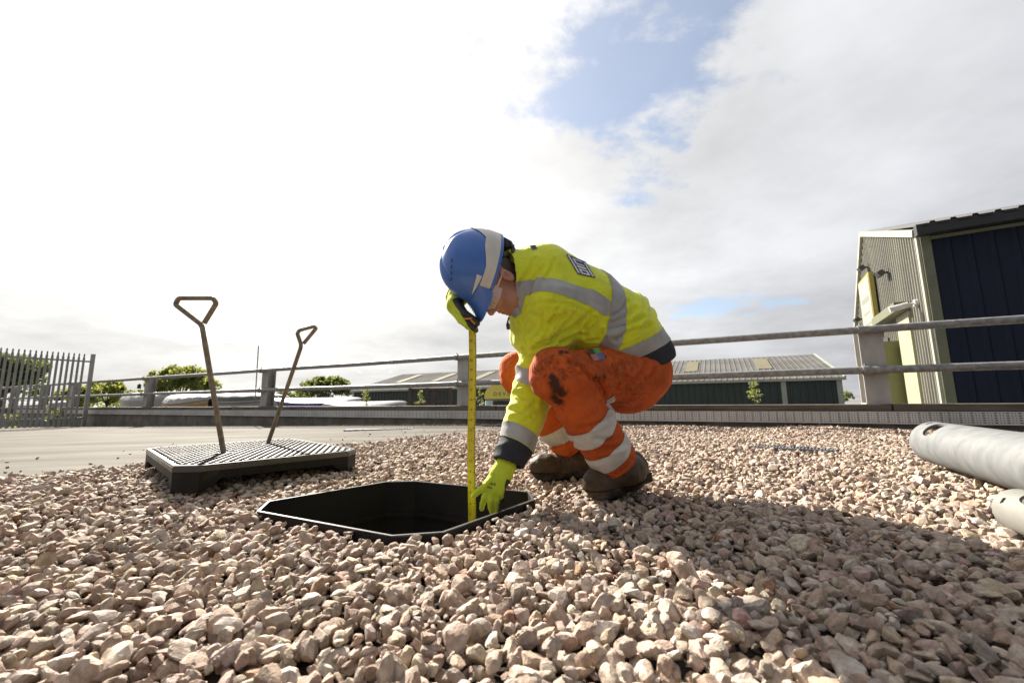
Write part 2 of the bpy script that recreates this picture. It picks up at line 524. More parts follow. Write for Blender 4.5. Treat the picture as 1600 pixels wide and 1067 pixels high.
# ------------------------------------------------------------------ stones
def ico(sub):
    bm = bmesh.new(); bmesh.ops.create_icosphere(bm, subdivisions=sub, radius=1.0)
    V = np.array([v.co[:] for v in bm.verts]); F = np.array([[v.index for v in f.verts] for f in bm.faces]); bm.free()
    return V, F
def rock(rng, sub):
    """angular crushed stone: a ball cut by random planes, edges a little worn"""
    V, F = ico(sub)
    npl = rng.integers(9, 15)
    n = rng.normal(size=(npl, 3)); n /= np.linalg.norm(n, axis=1)[:, None]
    dd = rng.uniform(0.50, 0.86, npl)
    proj = V @ n.T
    r = np.where(proj > 0.05, dd[None, :] / np.maximum(proj, 0.05), 9.0)
    r = np.minimum(r, 1.15)
    k = 55.0
    rs = -np.log(np.exp(-k * r).sum(1) + math.exp(-k * 1.15)) / k
    V = V * np.maximum(rs, 0.25)[:, None]
    if sub > 1:      # chipped, uneven faces
        ph = rng.uniform(0, 6.28, 3)
        V = V * (1 + 0.035 * np.sin(V[:, 0] * 7 + ph[0]) * np.sin(V[:, 1] * 8 + ph[1]) + 0.03 * rng.normal(size=len(V)).clip(-1.2, 1.2) * (0.6 if sub == 3 else 0.3))[:, None]
    V = V * np.array([1.0, rng.uniform(0.55, 0.95), rng.uniform(0.34, 0.8)])
    return V / np.abs(V[:, 0]).max(), F
PAL = 0.645 * np.array([1.02, 0.965, 0.92]) * np.array([(0.66, 0.565, 0.47), (0.60, 0.48, 0.40), (0.54, 0.42, 0.33), (0.72, 0.64, 0.56), (0.50, 0.43, 0.385), (0.62, 0.52, 0.40), (0.45, 0.345, 0.285), (0.40, 0.24, 0.145), (0.76, 0.70, 0.63), (0.56, 0.43, 0.375)])
PALW = np.array([5, 4, 3, 3.5, 2.2, 3, 1.3, 0.35, 1.6, 2.5]); PALW = PALW / PALW.sum()
def rot_batch(rng, n, tilt=0.55):
    """random turn about z and a tilt"""
    a = rng.uniform(0, 2 * np.pi, n); b = rng.normal(0, tilt, n); c = rng.normal(0, tilt, n)
    ca, sa, cb_, sb, cc, sc_ = np.cos(a), np.sin(a), np.cos(b), np.sin(b), np.cos(c), np.sin(c)
    Rz = np.zeros((n, 3, 3)); Rz[:, 0, 0] = ca; Rz[:, 0, 1] = -sa; Rz[:, 1, 0] = sa; Rz[:, 1, 1] = ca; Rz[:, 2, 2] = 1
    Rx = np.zeros((n, 3, 3)); Rx[:, 0, 0] = 1; Rx[:, 1, 1] = cb_; Rx[:, 1, 2] = -sb; Rx[:, 2, 1] = sb; Rx[:, 2, 2] = cb_
    Ry = np.zeros((n, 3, 3)); Ry[:, 1, 1] = 1; Ry[:, 0, 0] = cc; Ry[:, 0, 2] = sc_; Ry[:, 2, 0] = -sc_; Ry[:, 2, 2] = cc
    return Rz @ Rx @ Ry
def scatter():
    rng = np.random.default_rng(5)
    pts = []
    def lay(sp, x0, x1, y0, y1):
        xs = np.arange(x0, x1, sp); ys = np.arange(y0, y1, sp)
        X, Y = np.meshgrid(xs, ys); X = X.ravel(); Y = Y.ravel()
        X = X + rng.uniform(-0.5, 0.5, X.size) * sp * 1.15; Y = Y + rng.uniform(-0.5, 0.5, Y.size) * sp * 1.15
        return X, Y
    X, Y = lay(0.0208, -3.6, 9.2, 0.28, 8.6)
    # what the photograph and a step to the side can see
    keep = (np.abs(X) < 1.31 * Y + 0.25) & (slab_s(X, Y) < -0.005) & (par_n(X, Y) > 0.06)
    far_strip = (slab_s(X, Y) >= -0.005) & (par_n(X, Y) > 0.06) & (par_n(X, Y) < 0.26)
    keep |= far_strip
    keep &= ~in_poly(X, Y, MHp) & (poly_dist(X, Y, MHp) > 0.010)
    keep &= (Y < 2.6) | (rng.uniform(size=X.size) < 0.78)
    X, Y = X[keep], Y[keep]
    # a loose spill over the slab edge
    t = rng.uniform(0, 7.5, 260); s = np.abs(rng.normal(0, 0.05, 260))
    X = np.concatenate([X, E0.x + ED.x * t + EN.x * s]); Y = np.concatenate([Y, E0.y + ED.y * t + EN.y * s])
    t = rng.uniform(-0.5, 7.5, 170); s = np.abs(rng.normal(0, 0.8, 170)) + 0.1      # strays on the slab
    n_str = X.size
    X = np.concatenate([X, E0.x + ED.x * t + EN.x * s]); Y = np.concatenate([Y, E0.y + ED.y * t + EN.y * s])
    n_top = X.size
    X2, Y2 = lay(0.022, -2.6, 2.6, 0.30, 1.9)
    k2 = (np.abs(X2) < 1.31 * Y2 + 0.25) & (np.hypot(X2, Y2) < 1.45) & (slab_s(X2, Y2) < -0.02) & ~in_poly(X2, Y2, MHp) & (poly_dist(X2, Y2, MHp) > 0.013)
    X = np.concatenate([X, X2[k2]]); Y = np.concatenate([Y, Y2[k2]])
    n = X.size
    size = np.clip(rng.lognormal(math.log(0.0134), 0.34, n), 0.0062, 0.0245)
    big = rng.uniform(size=n) < 0.05
    size[big] *= 1.12
    Z = np.where(slab_s(X, Y) > 0, -0.012 + 0.3 * size - 0.02 * np.maximum(0, slab_s(X, Y)), bed_z(X, Y) - 0.010 + rng.uniform(-0.008, 0.012, n))
    size[n_str:n_top] *= 0.55
    Z[n_top:] -= 0.013; size[n_top:] *= 0.85
    # the stones lie lower against the frame, so that it stands free
    ci = rng.choice(len(PAL), n, p=PALW)
    col = PAL[ci] * rng.uniform(0.82, 1.14, n)[:, None] * (1 + rng.normal(0, 0.025, (n, 3)))
    R = rot_batch(rng, n)
    return rng, X, Y, Z, size, np.clip(col, 0.03, 0.6), R
rng, SX, SY, SZ, SS, SC, SR = scatter()
dist = np.hypot(SX, SY); LOW = SZ < bed_z(SX, SY) - 0.019
# those that show largest, each an object of its own
inview = (np.abs(SX) < 1.2 * SY) & (SY > 0.50) & (SS > 0.013) & (SZ > bed_z(SX, SY) - 0.016)
score = np.where(inview, SS / dist, 0)
top300 = np.argsort(-score)[:300]
own = np.zeros(SX.size, bool); own[top300] = True
protos = []
for k in range(50):
    Vr, Fr = rock(rng, 3 if k < 50 else 2)
    c = PAL[rng.choice(len(PAL), p=PALW)] * rng.uniform(0.85, 1.12)
    me = mesh_np('stone', Vr * 0.02, Fr, M['stone'], True, {'tint': np.tile(np.clip(c, 0, 0.85), (len(Vr), 1))})
    me.set_sharp_from_angle(angle=math.radians(17))
    protos.append(me)
for i in top300:
    o = bpy.data.objects.new('stone', protos[int(rng.integers(50))])
    COL.objects.link(o); o.parent = bed
    o.matrix_local = Matrix.Translation((SX[i], SY[i], SZ[i] + 0.002)) @ Matrix(SR[i].tolist()).to_4x4() @ Matrix.Scale(SS[i] / 0.02 * 1.06, 4)
# the rest as one mass of real stones
def mass(sel, sub, nvar):
    idx = np.nonzero(sel)[0]
    var = [rock(rng, sub) for _ in range(nvar)]
    VV = []; FF = []; CC = []; base = 0
    which = rng.integers(0, nvar, idx.size)
    for v in range(nvar):
        ii = idx[which == v]
        if ii.size == 0: continue
        Vr, Fr = var[v]
        pts = np.einsum('nij,kj->nki', SR[ii], Vr) * SS[ii][:, None, None] + np.stack([SX[ii], SY[ii], SZ[ii]], -1)[:, None, :]
        VV.append(pts.reshape(-1, 3))
        FF.append((Fr[None] + (np.arange(ii.size) * len(Vr))[:, None, None] + base).reshape(-1, 3))
        CC.append(np.repeat(SC[ii], len(Vr), axis=0))
        base += ii.size * len(Vr)
    return np.concatenate(VV), np.concatenate(FF), np.concatenate(CC), base
parts_ = []
off_ = 0
for sel, sub, nv_ in ((~own & (dist < 0.95) & ~LOW, 3, 60), (~own & ((dist >= 0.95) | LOW) & (dist < 1.62), 2, 60), (~own & (dist >= 1.62), 1, 60)):
    a, f, c, b = mass(sel, sub, nv_)
    parts_.append((a, f + off_, c)); off_ += len(a)
me = mesh_np('loose_gravel', np.concatenate([p[0] for p in parts_]), np.concatenate([p[1] for p in parts_]), M['stone'], True, {'tint': np.concatenate([p[2] for p in parts_])})
me.set_sharp_from_angle(angle=math.radians(19))
grv = link('loose_gravel', me, bed)
tag(grv, kind='stuff')
print('STONES', SX.size, 'tris', len(me.polygons))

# ------------------------------------------------------------------ manhole frame and pit
mh = empty('manhole', (MHC.x, MHC.y, 0), 'open black plastic manhole chamber set in the gravel', 'manhole')
def offs(poly, d):
    n = len(poly); out = []
    for i in range(n):
        a, b, c = poly[i - 1], poly[i], poly[(i + 1) % n]
        e1 = (b - a).normalized(); e2 = (c - b).normalized()
        n1 = Vector((e1.y, -e1.x, 0)); n2 = Vector((e2.y, -e2.x, 0))
        if n1.dot(b - MHC) < 0: n1 = -n1; n2 = -n2
        if n2.dot(b - MHC) < 0: n2 = -n2
        m = (n1 + n2).normalized()
        out.append(b + m * (d / max(0.5, m.dot(n1))))
    return out
def wallring(mb, inner, outer, z0, z1):
    n = len(inner)
    V = [(p.x, p.y, z) for z in (z0, z1) for p in inner] + [(p.x, p.y, z) for z in (z0, z1) for p in outer]
    F = []
    for i in range(n):
        j = (i + 1) % n
        F += [(i, j, n + j, n + i), (2 * n + i, 3 * n + i, 3 * n + j, 2 * n + j), (n + i, n + j, 3 * n + j, 3 * n + i), (i, 2 * n + i, 2 * n + j, j)]
    mb.add(V, F)
MHf = [Vector((p.x, p.y, 0)) for p in MH]
m_ = MB(); wallring(m_, offs(MHf, -0.010), MHf, -0.85, RIM_Z - 0.004); m_.build('chamber_wall', M['pit'], mh)
m_ = MB(); wallring(m_, offs(MHf, -0.0105), offs(MHf, -0.003), RIM_Z - 0.003, RIM_Z + 0.001); m_.build('rim', M['rim_edge'], mh)
m_ = MB(); wallring(m_, offs(MHf, -0.022), offs(MHf, -0.010), -0.125, -0.110); m_.build('ledge', M['pit'], mh)
m_ = MB(); m_.add([(p.x, p.y, -0.215 + 0.004 * math.sin(7 * p.x)) for p in offs(MHf, -0.011)], [tuple(range(8))]); m_.build('pit_floor', M['silt'], mh)

# ------------------------------------------------------------------ low parapet: sleepers, perforated tray, concrete blocks
S0, S1 = -34.0, 9.5
COP_T = CAM_H - 0.075
TR_T, TR_B = CAM_H - 0.150, CAM_H - 0.285
par_o = empty('parapet_wall', fr(0, 0, 0), 'low wall of concrete blocks with dark sleepers and a perforated metal strip', 'wall')
s = S0; i = 0
while s < S1:
    ln = rnd.uniform(1.9, 2.7)
    e = min(s + ln, S1)
    MB().box(fr((s + e) / 2, 0.10 + rnd.uniform(-0.004, 0.004), (COP_T + TR_T) / 2), (e - s - 0.012, 0.30, COP_T - TR_T + rnd.uniform(-0.006, 0.006)), AX, 0.008).build('sleeper', M['coping'], par_o)
    s = e
s = S0
while s < S1:
    e = min(s + rnd.uniform(1.4, 2.0), S1)
    MB().box(fr((s + e) / 2, 0.12, (TR_T + YARD_Z) / 2 - 0.004), (e - s - 0.008, 0.26, TR_T - YARD_Z), AX).build('concrete_block', M['wall_block'], par_o)
    s = e
def tray_strip(sa, sb, nn, zt, zb):
    """perforated sheet: columns of slots and columns of round-ish holes, real openings"""
    cols = []       # (width, kind)
    s = sa; cw = []
    pat = [(0.016, 0), (0.022, 1), (0.016, 0), (0.007, 2), (0.016, 0), (0.007, 2)]
    while s < sb:
        for w, k in pat:
            cw.append((s, s + w, k)); s += w
    z = zb; rows = []
    H = zt - zb; nr = 5
    rows.append((zb, zb + H * 0.06))
    step = H * 0.88 / nr
    spans = [(zb, zb + 0.04 * H, False)]
    z = zb + 0.04 * H
    for r in range(nr):
        spans.append((z, z + step * 0.58, False)); spans.append((z + step * 0.58, z + step, True)); z += step
    spans.append((z, zt, False))
    zs = [spans[0][0]] + [q[1] for q in spans]
    ss = [cw[0][0]] + [c[1] for c in cw]
    V = [fr(a, nn, b) for a in ss for b in zs]
    nz = len(zs); F = []
    for i, c in enumerate(cw):
        for j, q in enumerate(spans):
            if c[2] and q[2]: continue
            F.append((i * nz + j, (i + 1) * nz + j, (i + 1) * nz + j + 1, i * nz + j + 1))
    # flanges
    n0 = len(V)
    V += [fr(ss[0], nn + 0.03, zt), fr(ss[-1], nn + 0.03, zt), fr(ss[-1], nn, zt), fr(ss[0], nn, zt)]
    F.append((n0, n0 + 1, n0 + 2, n0 + 3))
    return V, F
s = S0
while s < S1:
    e = min(s + 3.0, S1)
    if e > -22:
        V, F = tray_strip(s + 0.004, e - 0.004, -0.075 + rnd.uniform(-0.002, 0.002), TR_T - 0.004, TR_B)
        MB().add(V, F).build('perforated_strip', M['tray'], par_o)
    s = e
MB().box(fr((S0 + S1) / 2, -0.030, (TR_T + TR_B) / 2), (S1 - S0, 0.012, TR_T - TR_B - 0.01), AX).build('strip_shade_sheet', M['dark_void'], par_o)  # near-black sheet standing in for the shade behind the holes

# ------------------------------------------------------------------ guard rail
rail_o = empty('guard_rail', fr(0, 0, COP_T), 'galvanised two-rail guard rail on steel posts above the low wall', 'railing')
RR = 0.042
Z1 = RAIL_Z - RR
Z2 = CAM_H + 0.79 * 0.372
for z in (Z1, Z2):
    MB().tube([fr(S0 + (S1 - S0) * k / 30, -0.03, z + 0.004 * math.sin(k * 1.7)) for k in range(31)], RR, 14).build('rail', M['galv'], rail_o, smooth=True, sharp=50)
def s_at(px, py):
    p = par(px, py); return (p - PA).dot(PU)
post_s = [s_at(20, 600), s_at(66, 600), s_at(112, 600), s_at(228, 600), s_at(412, 600), s_at(722, 600), s_at(1371, 600)]
sp_ = post_s[-1] - post_s[-2]
post_s += [post_s[0] - 2.5, post_s[0] - 5.2]
post_s += [post_s[6] + 2.6]
for s in post_s:
    W, D, T = 0.215, 0.20, 0.014
    zt = Z1 + 0.012; zb = COP_T + 0.001; zc = (zt + zb) / 2
    # H section: flanges face the platform, web between them
    m_ = MB()
    pr = [(-W/2, 0), (W/2, 0), (W/2, T), (T/2, T), (T/2, D - T), (W/2, D - T), (W/2, D), (-W/2, D), (-W/2, D - T), (-T/2, D - T), (-T/2, T), (-W/2, T)]
    V = [fr(s + a, b + 0.015, zz) for zz in (zb, zt) for a, b in pr]; n = len(pr)
    F = [(i, (i + 1) % n, n + (i + 1) % n, n + i) for i in range(n)] + [tuple(range(n, 2 * n)), tuple(range(n - 1, -1, -1))]
    m_.add(V, F)
    po = m_.build('post', M['post'], rail_o)
    MB().box(fr(s, 0.09, COP_T + 0.006), (0.24, 0.20, 0.012), AX).build('base_plate', M['post'], po)
    for z in (Z1, Z2):
        # clamp: a split collar with a bolt
        m_ = MB()
        m_.tube([fr(s - W/2 + 0.015 - 0.028, -0.03, z), fr(s - W/2 + 0.015 + 0.028, -0.03, z)], RR + 0.012, 16)
        m_.box(fr(s - W/2 + 0.015, 0.008, z), (0.05, 0.05, 0.06), AX)
        m_.tube([fr(s - W/2 + 0.015, -0.03, z + RR), fr(s - W/2 + 0.015, -0.03, z + RR + 0.034)], 0.010, 8)
        m_.build('clamp', M['galv'], rail_o, smooth=True)
# thin pole tied to the rail
pp = par(404, 540, -0.06); pb = par(398, 634, -0.06)
pole = MB().tube([pb, pp], 0.012, 8).build('thin_pole', M['galv'], None, smooth=True)
tag(pole, 'thin upright metal pole tied to the guard rail post', 'pole')
# lamp-like fitting fixed to a post
fx = par(217.5, 604, -0.03)
fo = empty('junction_box', fx, 'small black box fixed to the side of a guard rail post', 'box')
MB().box(fx, (0.09, 0.07, 0.13), AX, 0.012).build('housing', M['dark_void'], fo)
MB().tube([fx + ZUP * 0.06, fx + ZUP * 0.085], 0.02, 10).build('gland', M['dark_void'], fo)

# ------------------------------------------------------------------ palisade fence at the left
M['palisade'] = material('galvanised_pale', (0.50, 0.485, 0.45), (0.42, 0.405, 0.375), rough=0.6, metal=0.1, scale=4)
pf = empty('palisade_fence', P(128, 650, 13.0), 'grey steel palisade fence with pointed pales standing before the guard rail', 'fence')
PF_A = Vector((P(-60, 640, 11.0).x, 11.0, 0)); PF_B = Vector((P(134, 640, 13.2).x, 13.2, 0))
def pf_ground(p): return slab_z(max(0, slab_s(p.x, p.y)))
fdir = (PF_B - PF_A).normalized(); fn = Vector((-fdir.y, fdir.x, 0))
if fn.y > 0: fn = -fn
pxs = [3.5 - 9.6 * 3, 3.5 - 9.6 * 2, 3.5 - 9.6, 3.5] + [3.5 + 9.6 * k - 0.055 * k * k for k in range(1, 14)]
for px in pxs:
    b = on_plane(px - 1, 655, PF_A, fn)
    zb = pf_ground(b) + 0.03
    b = Vector((b.x, b.y, zb)); H = 2.27
    # W-section pale with a split pointed head
    prof = [(-0.030, 0.0), (-0.018, 0.012), (-0.007, 0.004), (0.007, 0.004), (0.018, 0.012), (0.030, 0.0)]
    V = []
    for z, kx in ((0, 1), (H - 0.16, 1), (H - 0.09, 0.55), (H - 0.045, 0.75), (H, 0.06)):
        for a, c in prof:
            V.append(b + fdir * (a * kx) + fn * c + ZUP * z)
        for a, c in reversed(prof):
            V.append(b + fdir * (a * kx) + fn * (c - 0.004) + ZUP * z)
    n = 12; F = []
    for r in range(4):
        F += [(r * n + i, r * n + (i + 1) % n, (r + 1) * n + (i + 1) % n, (r + 1) * n + i) for i in range(n)]
    MB().add(V, F).build('pale', M['palisade'], pf)
for z in (0.24, 2.03):
    a = PF_A; b = PF_B
    MB().box((a + b) / 2 + ZUP * (z + pf_ground((a + b) / 2) + 0.02) - fn * 0.03, ((b - a).length, 0.04, 0.05), (fdir, fn, ZUP)).build('fence_rail', M['palisade'], pf)
q = Vector((PF_B.x, PF_B.y, pf_ground(PF_B)))
MB().box(q + ZUP * 1.15, (0.10, 0.06, 2.30), (fdir, fn, ZUP)).build('end_post', M['palisade'], pf)

# ------------------------------------------------------------------ grates lying flush in the gravel and in the slab
M['grate'] = material('grate_steel', (0.22, 0.23, 0.26), (0.12, 0.125, 0.14), rough=0.5, metal=0.6, scale=20)
def grate(name, pts, label, zoff, nb, w):
    a = on_z(*pts[0], zoff); b = on_z(*pts[1], zoff)
    d = (b - a).normalized(); n = Vector((-d.y, d.x, 0)); L_ = (b - a).length
    o = empty(name, (a + b) / 2, label, 'grate')
    for k in range(nb):
        c = a + d * (L_ * (k + 0.5) / nb)
        MB().box(c, (L_ / nb * 0.42, w, 0.03), (d, n, ZUP)).build('bar', M['grate'], o)
    for s_ in (-1, 1):
        MB().box((a + b) / 2 + n * (w / 2 * s_), (L_, 0.008, 0.032), (d, n, ZUP)).build('frame', M['grate'], o)
grate('drain_grate', ((1172, 699), (1308, 706)), 'blue-grey steel grate half buried in the gravel behind the worker', 0.006, 26, 0.14)
zg = slab_z(slab_s(*on_z(590, 671, -0.06).xy)) + 0.004
grate('channel_grate', ((540, 672.5), (645, 670.5)), 'flat steel grate let into the pale concrete slab', zg, 24, 0.22)
# ================================================================== manhole lid with two lifting keys
M['iron'] = material('cast_lid', (0.0065, 0.006, 0.0055), (0.004, 0.0038, 0.0035), rough=0.5, scale=8, bump=0.3, bscale=70, bdist=0.002, spec=0.2, dirt=(0.075, 0.045, 0.026), dscale=9, dlo=0.57, dhi=0.76, damt=0.45)
M['iron_top'] = material('glossy_lid_top', (0.035, 0.032, 0.029), (0.02, 0.019, 0.017), rough=0.28, scale=10, bump=0.2, bscale=60, bdist=0.002, spec=0.7)  # same lid as the sides, coloured lighter and glossier for the sky's reflection
M['key'] = material('rusty_key_steel', (0.26, 0.205, 0.14), (0.15, 0.11, 0.07), rough=0.6, metal=0.25, scale=30, bump=0.3, bscale=90, bdist=0.001)
LZ = 0.105
lidpx = [(208, 701), (252, 729), (312, 729), (545, 706), (557, 701)]
lp = [on_z(*q, LZ) for q in lidpx]
# a square with cut corners: front-left chamfer seen end on, right chamfer narrow
c_front = (lp[1] + lp[2]) / 2; c_right = (lp[3] + lp[4]) / 2; c_left = lp[0]
e1 = (lp[3] - lp[2]).normalized()                                # along the long near edge
e2 = Vector((-e1.y, e1.x, 0))                                    # away from the camera
CHM = 0.075
LA = (lp[3] - lp[2]).length + 2 * CHM
def lid_poly(ins=0.0):
    w = 0.5 * LA - ins; d = 0.5 * LD - ins; c = CHM - ins * 0.4
    return [(-w + c, -d), (w - c, -d), (w, -d + c), (w, d - c), (w - c, d), (-w + c, d), (-w, d - c), (-w, -d + c)]
LD = (lp[0] - lp[1]).length + CHM
LCEN = lp[2] + e1 * (LA / 2 - CHM) + e2 * (LD / 2)
LCEN.z = 0
def lidp(a, b, z): return LCEN + e1 * a + e2 * b + ZUP * z
lid = empty('chamber_cover', LCEN, 'black studded manhole lid lifted out and resting on the gravel', 'manhole lid')
# top plate
m_ = MB(); po = lid_poly(); n = 8
V = [lidp(a, b, z) for z in (LZ - 0.020, LZ - 0.003) for a, b in po] + [lidp(a, b, LZ) for a, b in lid_poly(0.004)]
F = [tuple(range(7, -1, -1)), tuple(range(16, 24))] + [(k * 8 + i, k * 8 + (i + 1) % 8, (k + 1) * 8 + (i + 1) % 8, (k + 1) * 8 + i) for k in (0, 1) for i in range(8)]
m_.add(V, F); m_.build('top_plate', M['iron_top'], lid)
# raised border
m_ = MB(); a_, b_ = lid_poly(0.003), lid_poly(0.015)
V = [lidp(x, y, z) for z in (LZ - 0.001, LZ + 0.005) for x, y in a_] + [lidp(x, y, z) for z in (LZ - 0.001, LZ + 0.005) for x, y in b_]
F = []
for i in range(8):
    j = (i + 1) % 8
    F += [(i, j, 8 + j, 8 + i), (16 + j, 16 + i, 24 + i, 24 + j), (8 + i, 8 + j, 24 + j, 24 + i)]
m_.add(V, F); m_.build('border', M['iron_top'], lid)
# skirt: deep at the corners, arched between them
m_ = MB(); V = []; F = []
po = lid_poly(0.002); pi_ = lid_poly(0.016)
ring = []
for i in range(8):
    a = po[i]; b = po[(i + 1) % 8]; ai = pi_[i]; bi = pi_[(i + 1) % 8]
    ln = math.hypot(b[0] - a[0], b[1] - a[1]); ns = 16 if ln > 0.2 else 2
    for k in range(ns):
        t = k / ns
        dpt = 0.098
        if ln > 0.2:
            x = min(t, 1 - t) * ln
            u = max(0.0, min(1.0, (x - 0.02) / 0.05)); u = u * u * (3 - 2 * u)
            dpt = 0.098 - 0.045 * u
        ring.append((a[0] + (b[0] - a[0]) * t, a[1] + (b[1] - a[1]) * t, ai[0] + (bi[0] - ai[0]) * t, ai[1] + (bi[1] - ai[1]) * t, dpt))
n = len(ring)
for r in ring:
    V += [lidp(r[0], r[1], LZ - 0.019), lidp(r[0], r[1], LZ - r[4]), lidp(r[2], r[3], LZ - r[4]), lidp(r[2], r[3], LZ - 0.019)]
for i in range(n):
    j = (i + 1) % n
    F += [(i * 4 + k, j * 4 + k, j * 4 + k + 1, i * 4 + k + 1) for k in range(3)]
m_.add(V, F); m_.build('skirt', M['iron'], lid)
# studs, one mesh shared
sv = MB()
rs = 0.0105
V = []; 
for z, r in ((0, rs), (0.0065, rs * 0.94), (0.008, rs * 0.75)):
    V += [(r * math.cos(2 * math.pi * k / 10), r * math.sin(2 * math.pi * k / 10), z) for k in range(10)]
F = [(q * 10 + k, q * 10 + (k + 1) % 10, (q + 1) * 10 + (k + 1) % 10, (q + 1) * 10 + k) for q in (0, 1) for k in range(10)] + [tuple(range(20, 30))]
stud_me = mesh_data('stud', V, F, M['iron'], True, 40)
nu_, nv_ = int(LA / 0.0365), int(LD / 0.0345)
spots = []
cnt = 0
KEY1 = on_z(352, 708, LZ); KEY2 = on_z(416, 694, LZ)
for i in range(nu_):
    for j in range(nv_):
        a = (-0.5 + (i + 0.5 + 0.5 * (j % 2) - 0.25) / nu_) * (LA - 0.05); b = (-0.5 + (j + 0.5) / nv_) * (LD - 0.05)
        if abs(a) + abs(b) > LA / 2 + LD / 2 - CHM - 0.03: continue
        p = lidp(a, b, LZ - 0.0005)
        if min((p - KEY1).xy.length, (p - KEY2).xy.length) < 0.035: continue
        spots.append(p)
spots.sort(key=lambda p: (p - CAM_P).length)
for p in spots[:300]:
    o = bpy.data.objects.new('stud', stud_me); COL.objects.link(o); o.parent = lid; o.location = p - LCEN
m_ = MB()
for p in spots[300:]:
    m_.add([p + v.co for v in stud_me.vertices], [tuple(f.vertices) for f in stud_me.polygons])
tag(m_.build('far_studs', M['iron'], lid, smooth=True), kind='stuff')
print('STUDS', len(spots), 'LA', LA, LD)
for kp in (KEY1, KEY2):
    m_ = MB(); V = []
    for z, r in ((0.0, 0.030), (0.004, 0.028), (0.004, 0.014), (-0.001, 0.012)):
        V += [kp + Vector((r * math.cos(2 * math.pi * k / 16), r * math.sin(2 * math.pi * k / 16), z)) for k in range(16)]
    F = [(q * 16 + k, q * 16 + (k + 1) % 16, (q + 1) * 16 + (k + 1) % 16, (q + 1) * 16 + k) for q in range(3) for k in range(16)]
    m_.add(V, F); m_.build('key_socket', M['iron_top'], lid, smooth=True)
def lift_key(pts_px, Y, r, label, tip):
    pts = [tip - ZUP * 0.03] + [P(px, py, Y + dy) for px, py, dy in pts_px]
    # round the corners
    sm = [pts[0]]
    for a, b, c in zip(pts[:-2], pts[1:-1], pts[2:]):
        l = min((b - a).length, (c - b).length) * 0.35; l = min(l, 0.022)
        p0 = b + (a - b).normalized() * l; p1 = b + (c - b).normalized() * l
        for t in (0, 0.25, 0.5, 0.75, 1.0):
            sm.append(p0 * (1 - t) ** 2 + b * 2 * t * (1 - t) + p1 * t * t)
    sm.append(pts[-1])
    o = empty('lifting_key', tip, label, 'lifting key', 'keys standing in the manhole lid')
    # shaft up to the neck, then the bent loop
    MB().tube(sm[:4], r, 12).build('shaft', M['key'], o, smooth=True, sharp=50)
    MB().tube(sm[3:], r * 0.97, 12).build('handle_loop', M['key'], o, smooth=True, sharp=50)
k1y = KEY1.y; k2y = KEY2.y
lift_key([(315.5, 508, 0.0), (274, 476, 0.0), (279, 466, 0.0), (333, 466, 0.0), (338, 474, 0.0), (319, 505, 0.004)], k1y, 0.0122, 'taller rusty steel lifting key with a triangular handle, standing in the lid', KEY1)
lift_key([(471, 540, 0.0), (464.5, 521, 0.0), (468, 516, 0.01), (490, 510, 0.03), (494, 513, 0.035), (474, 537, 0.01)], k2y, 0.0118, 'shorter rusty steel lifting key leaning over, nearer the worker', KEY2)

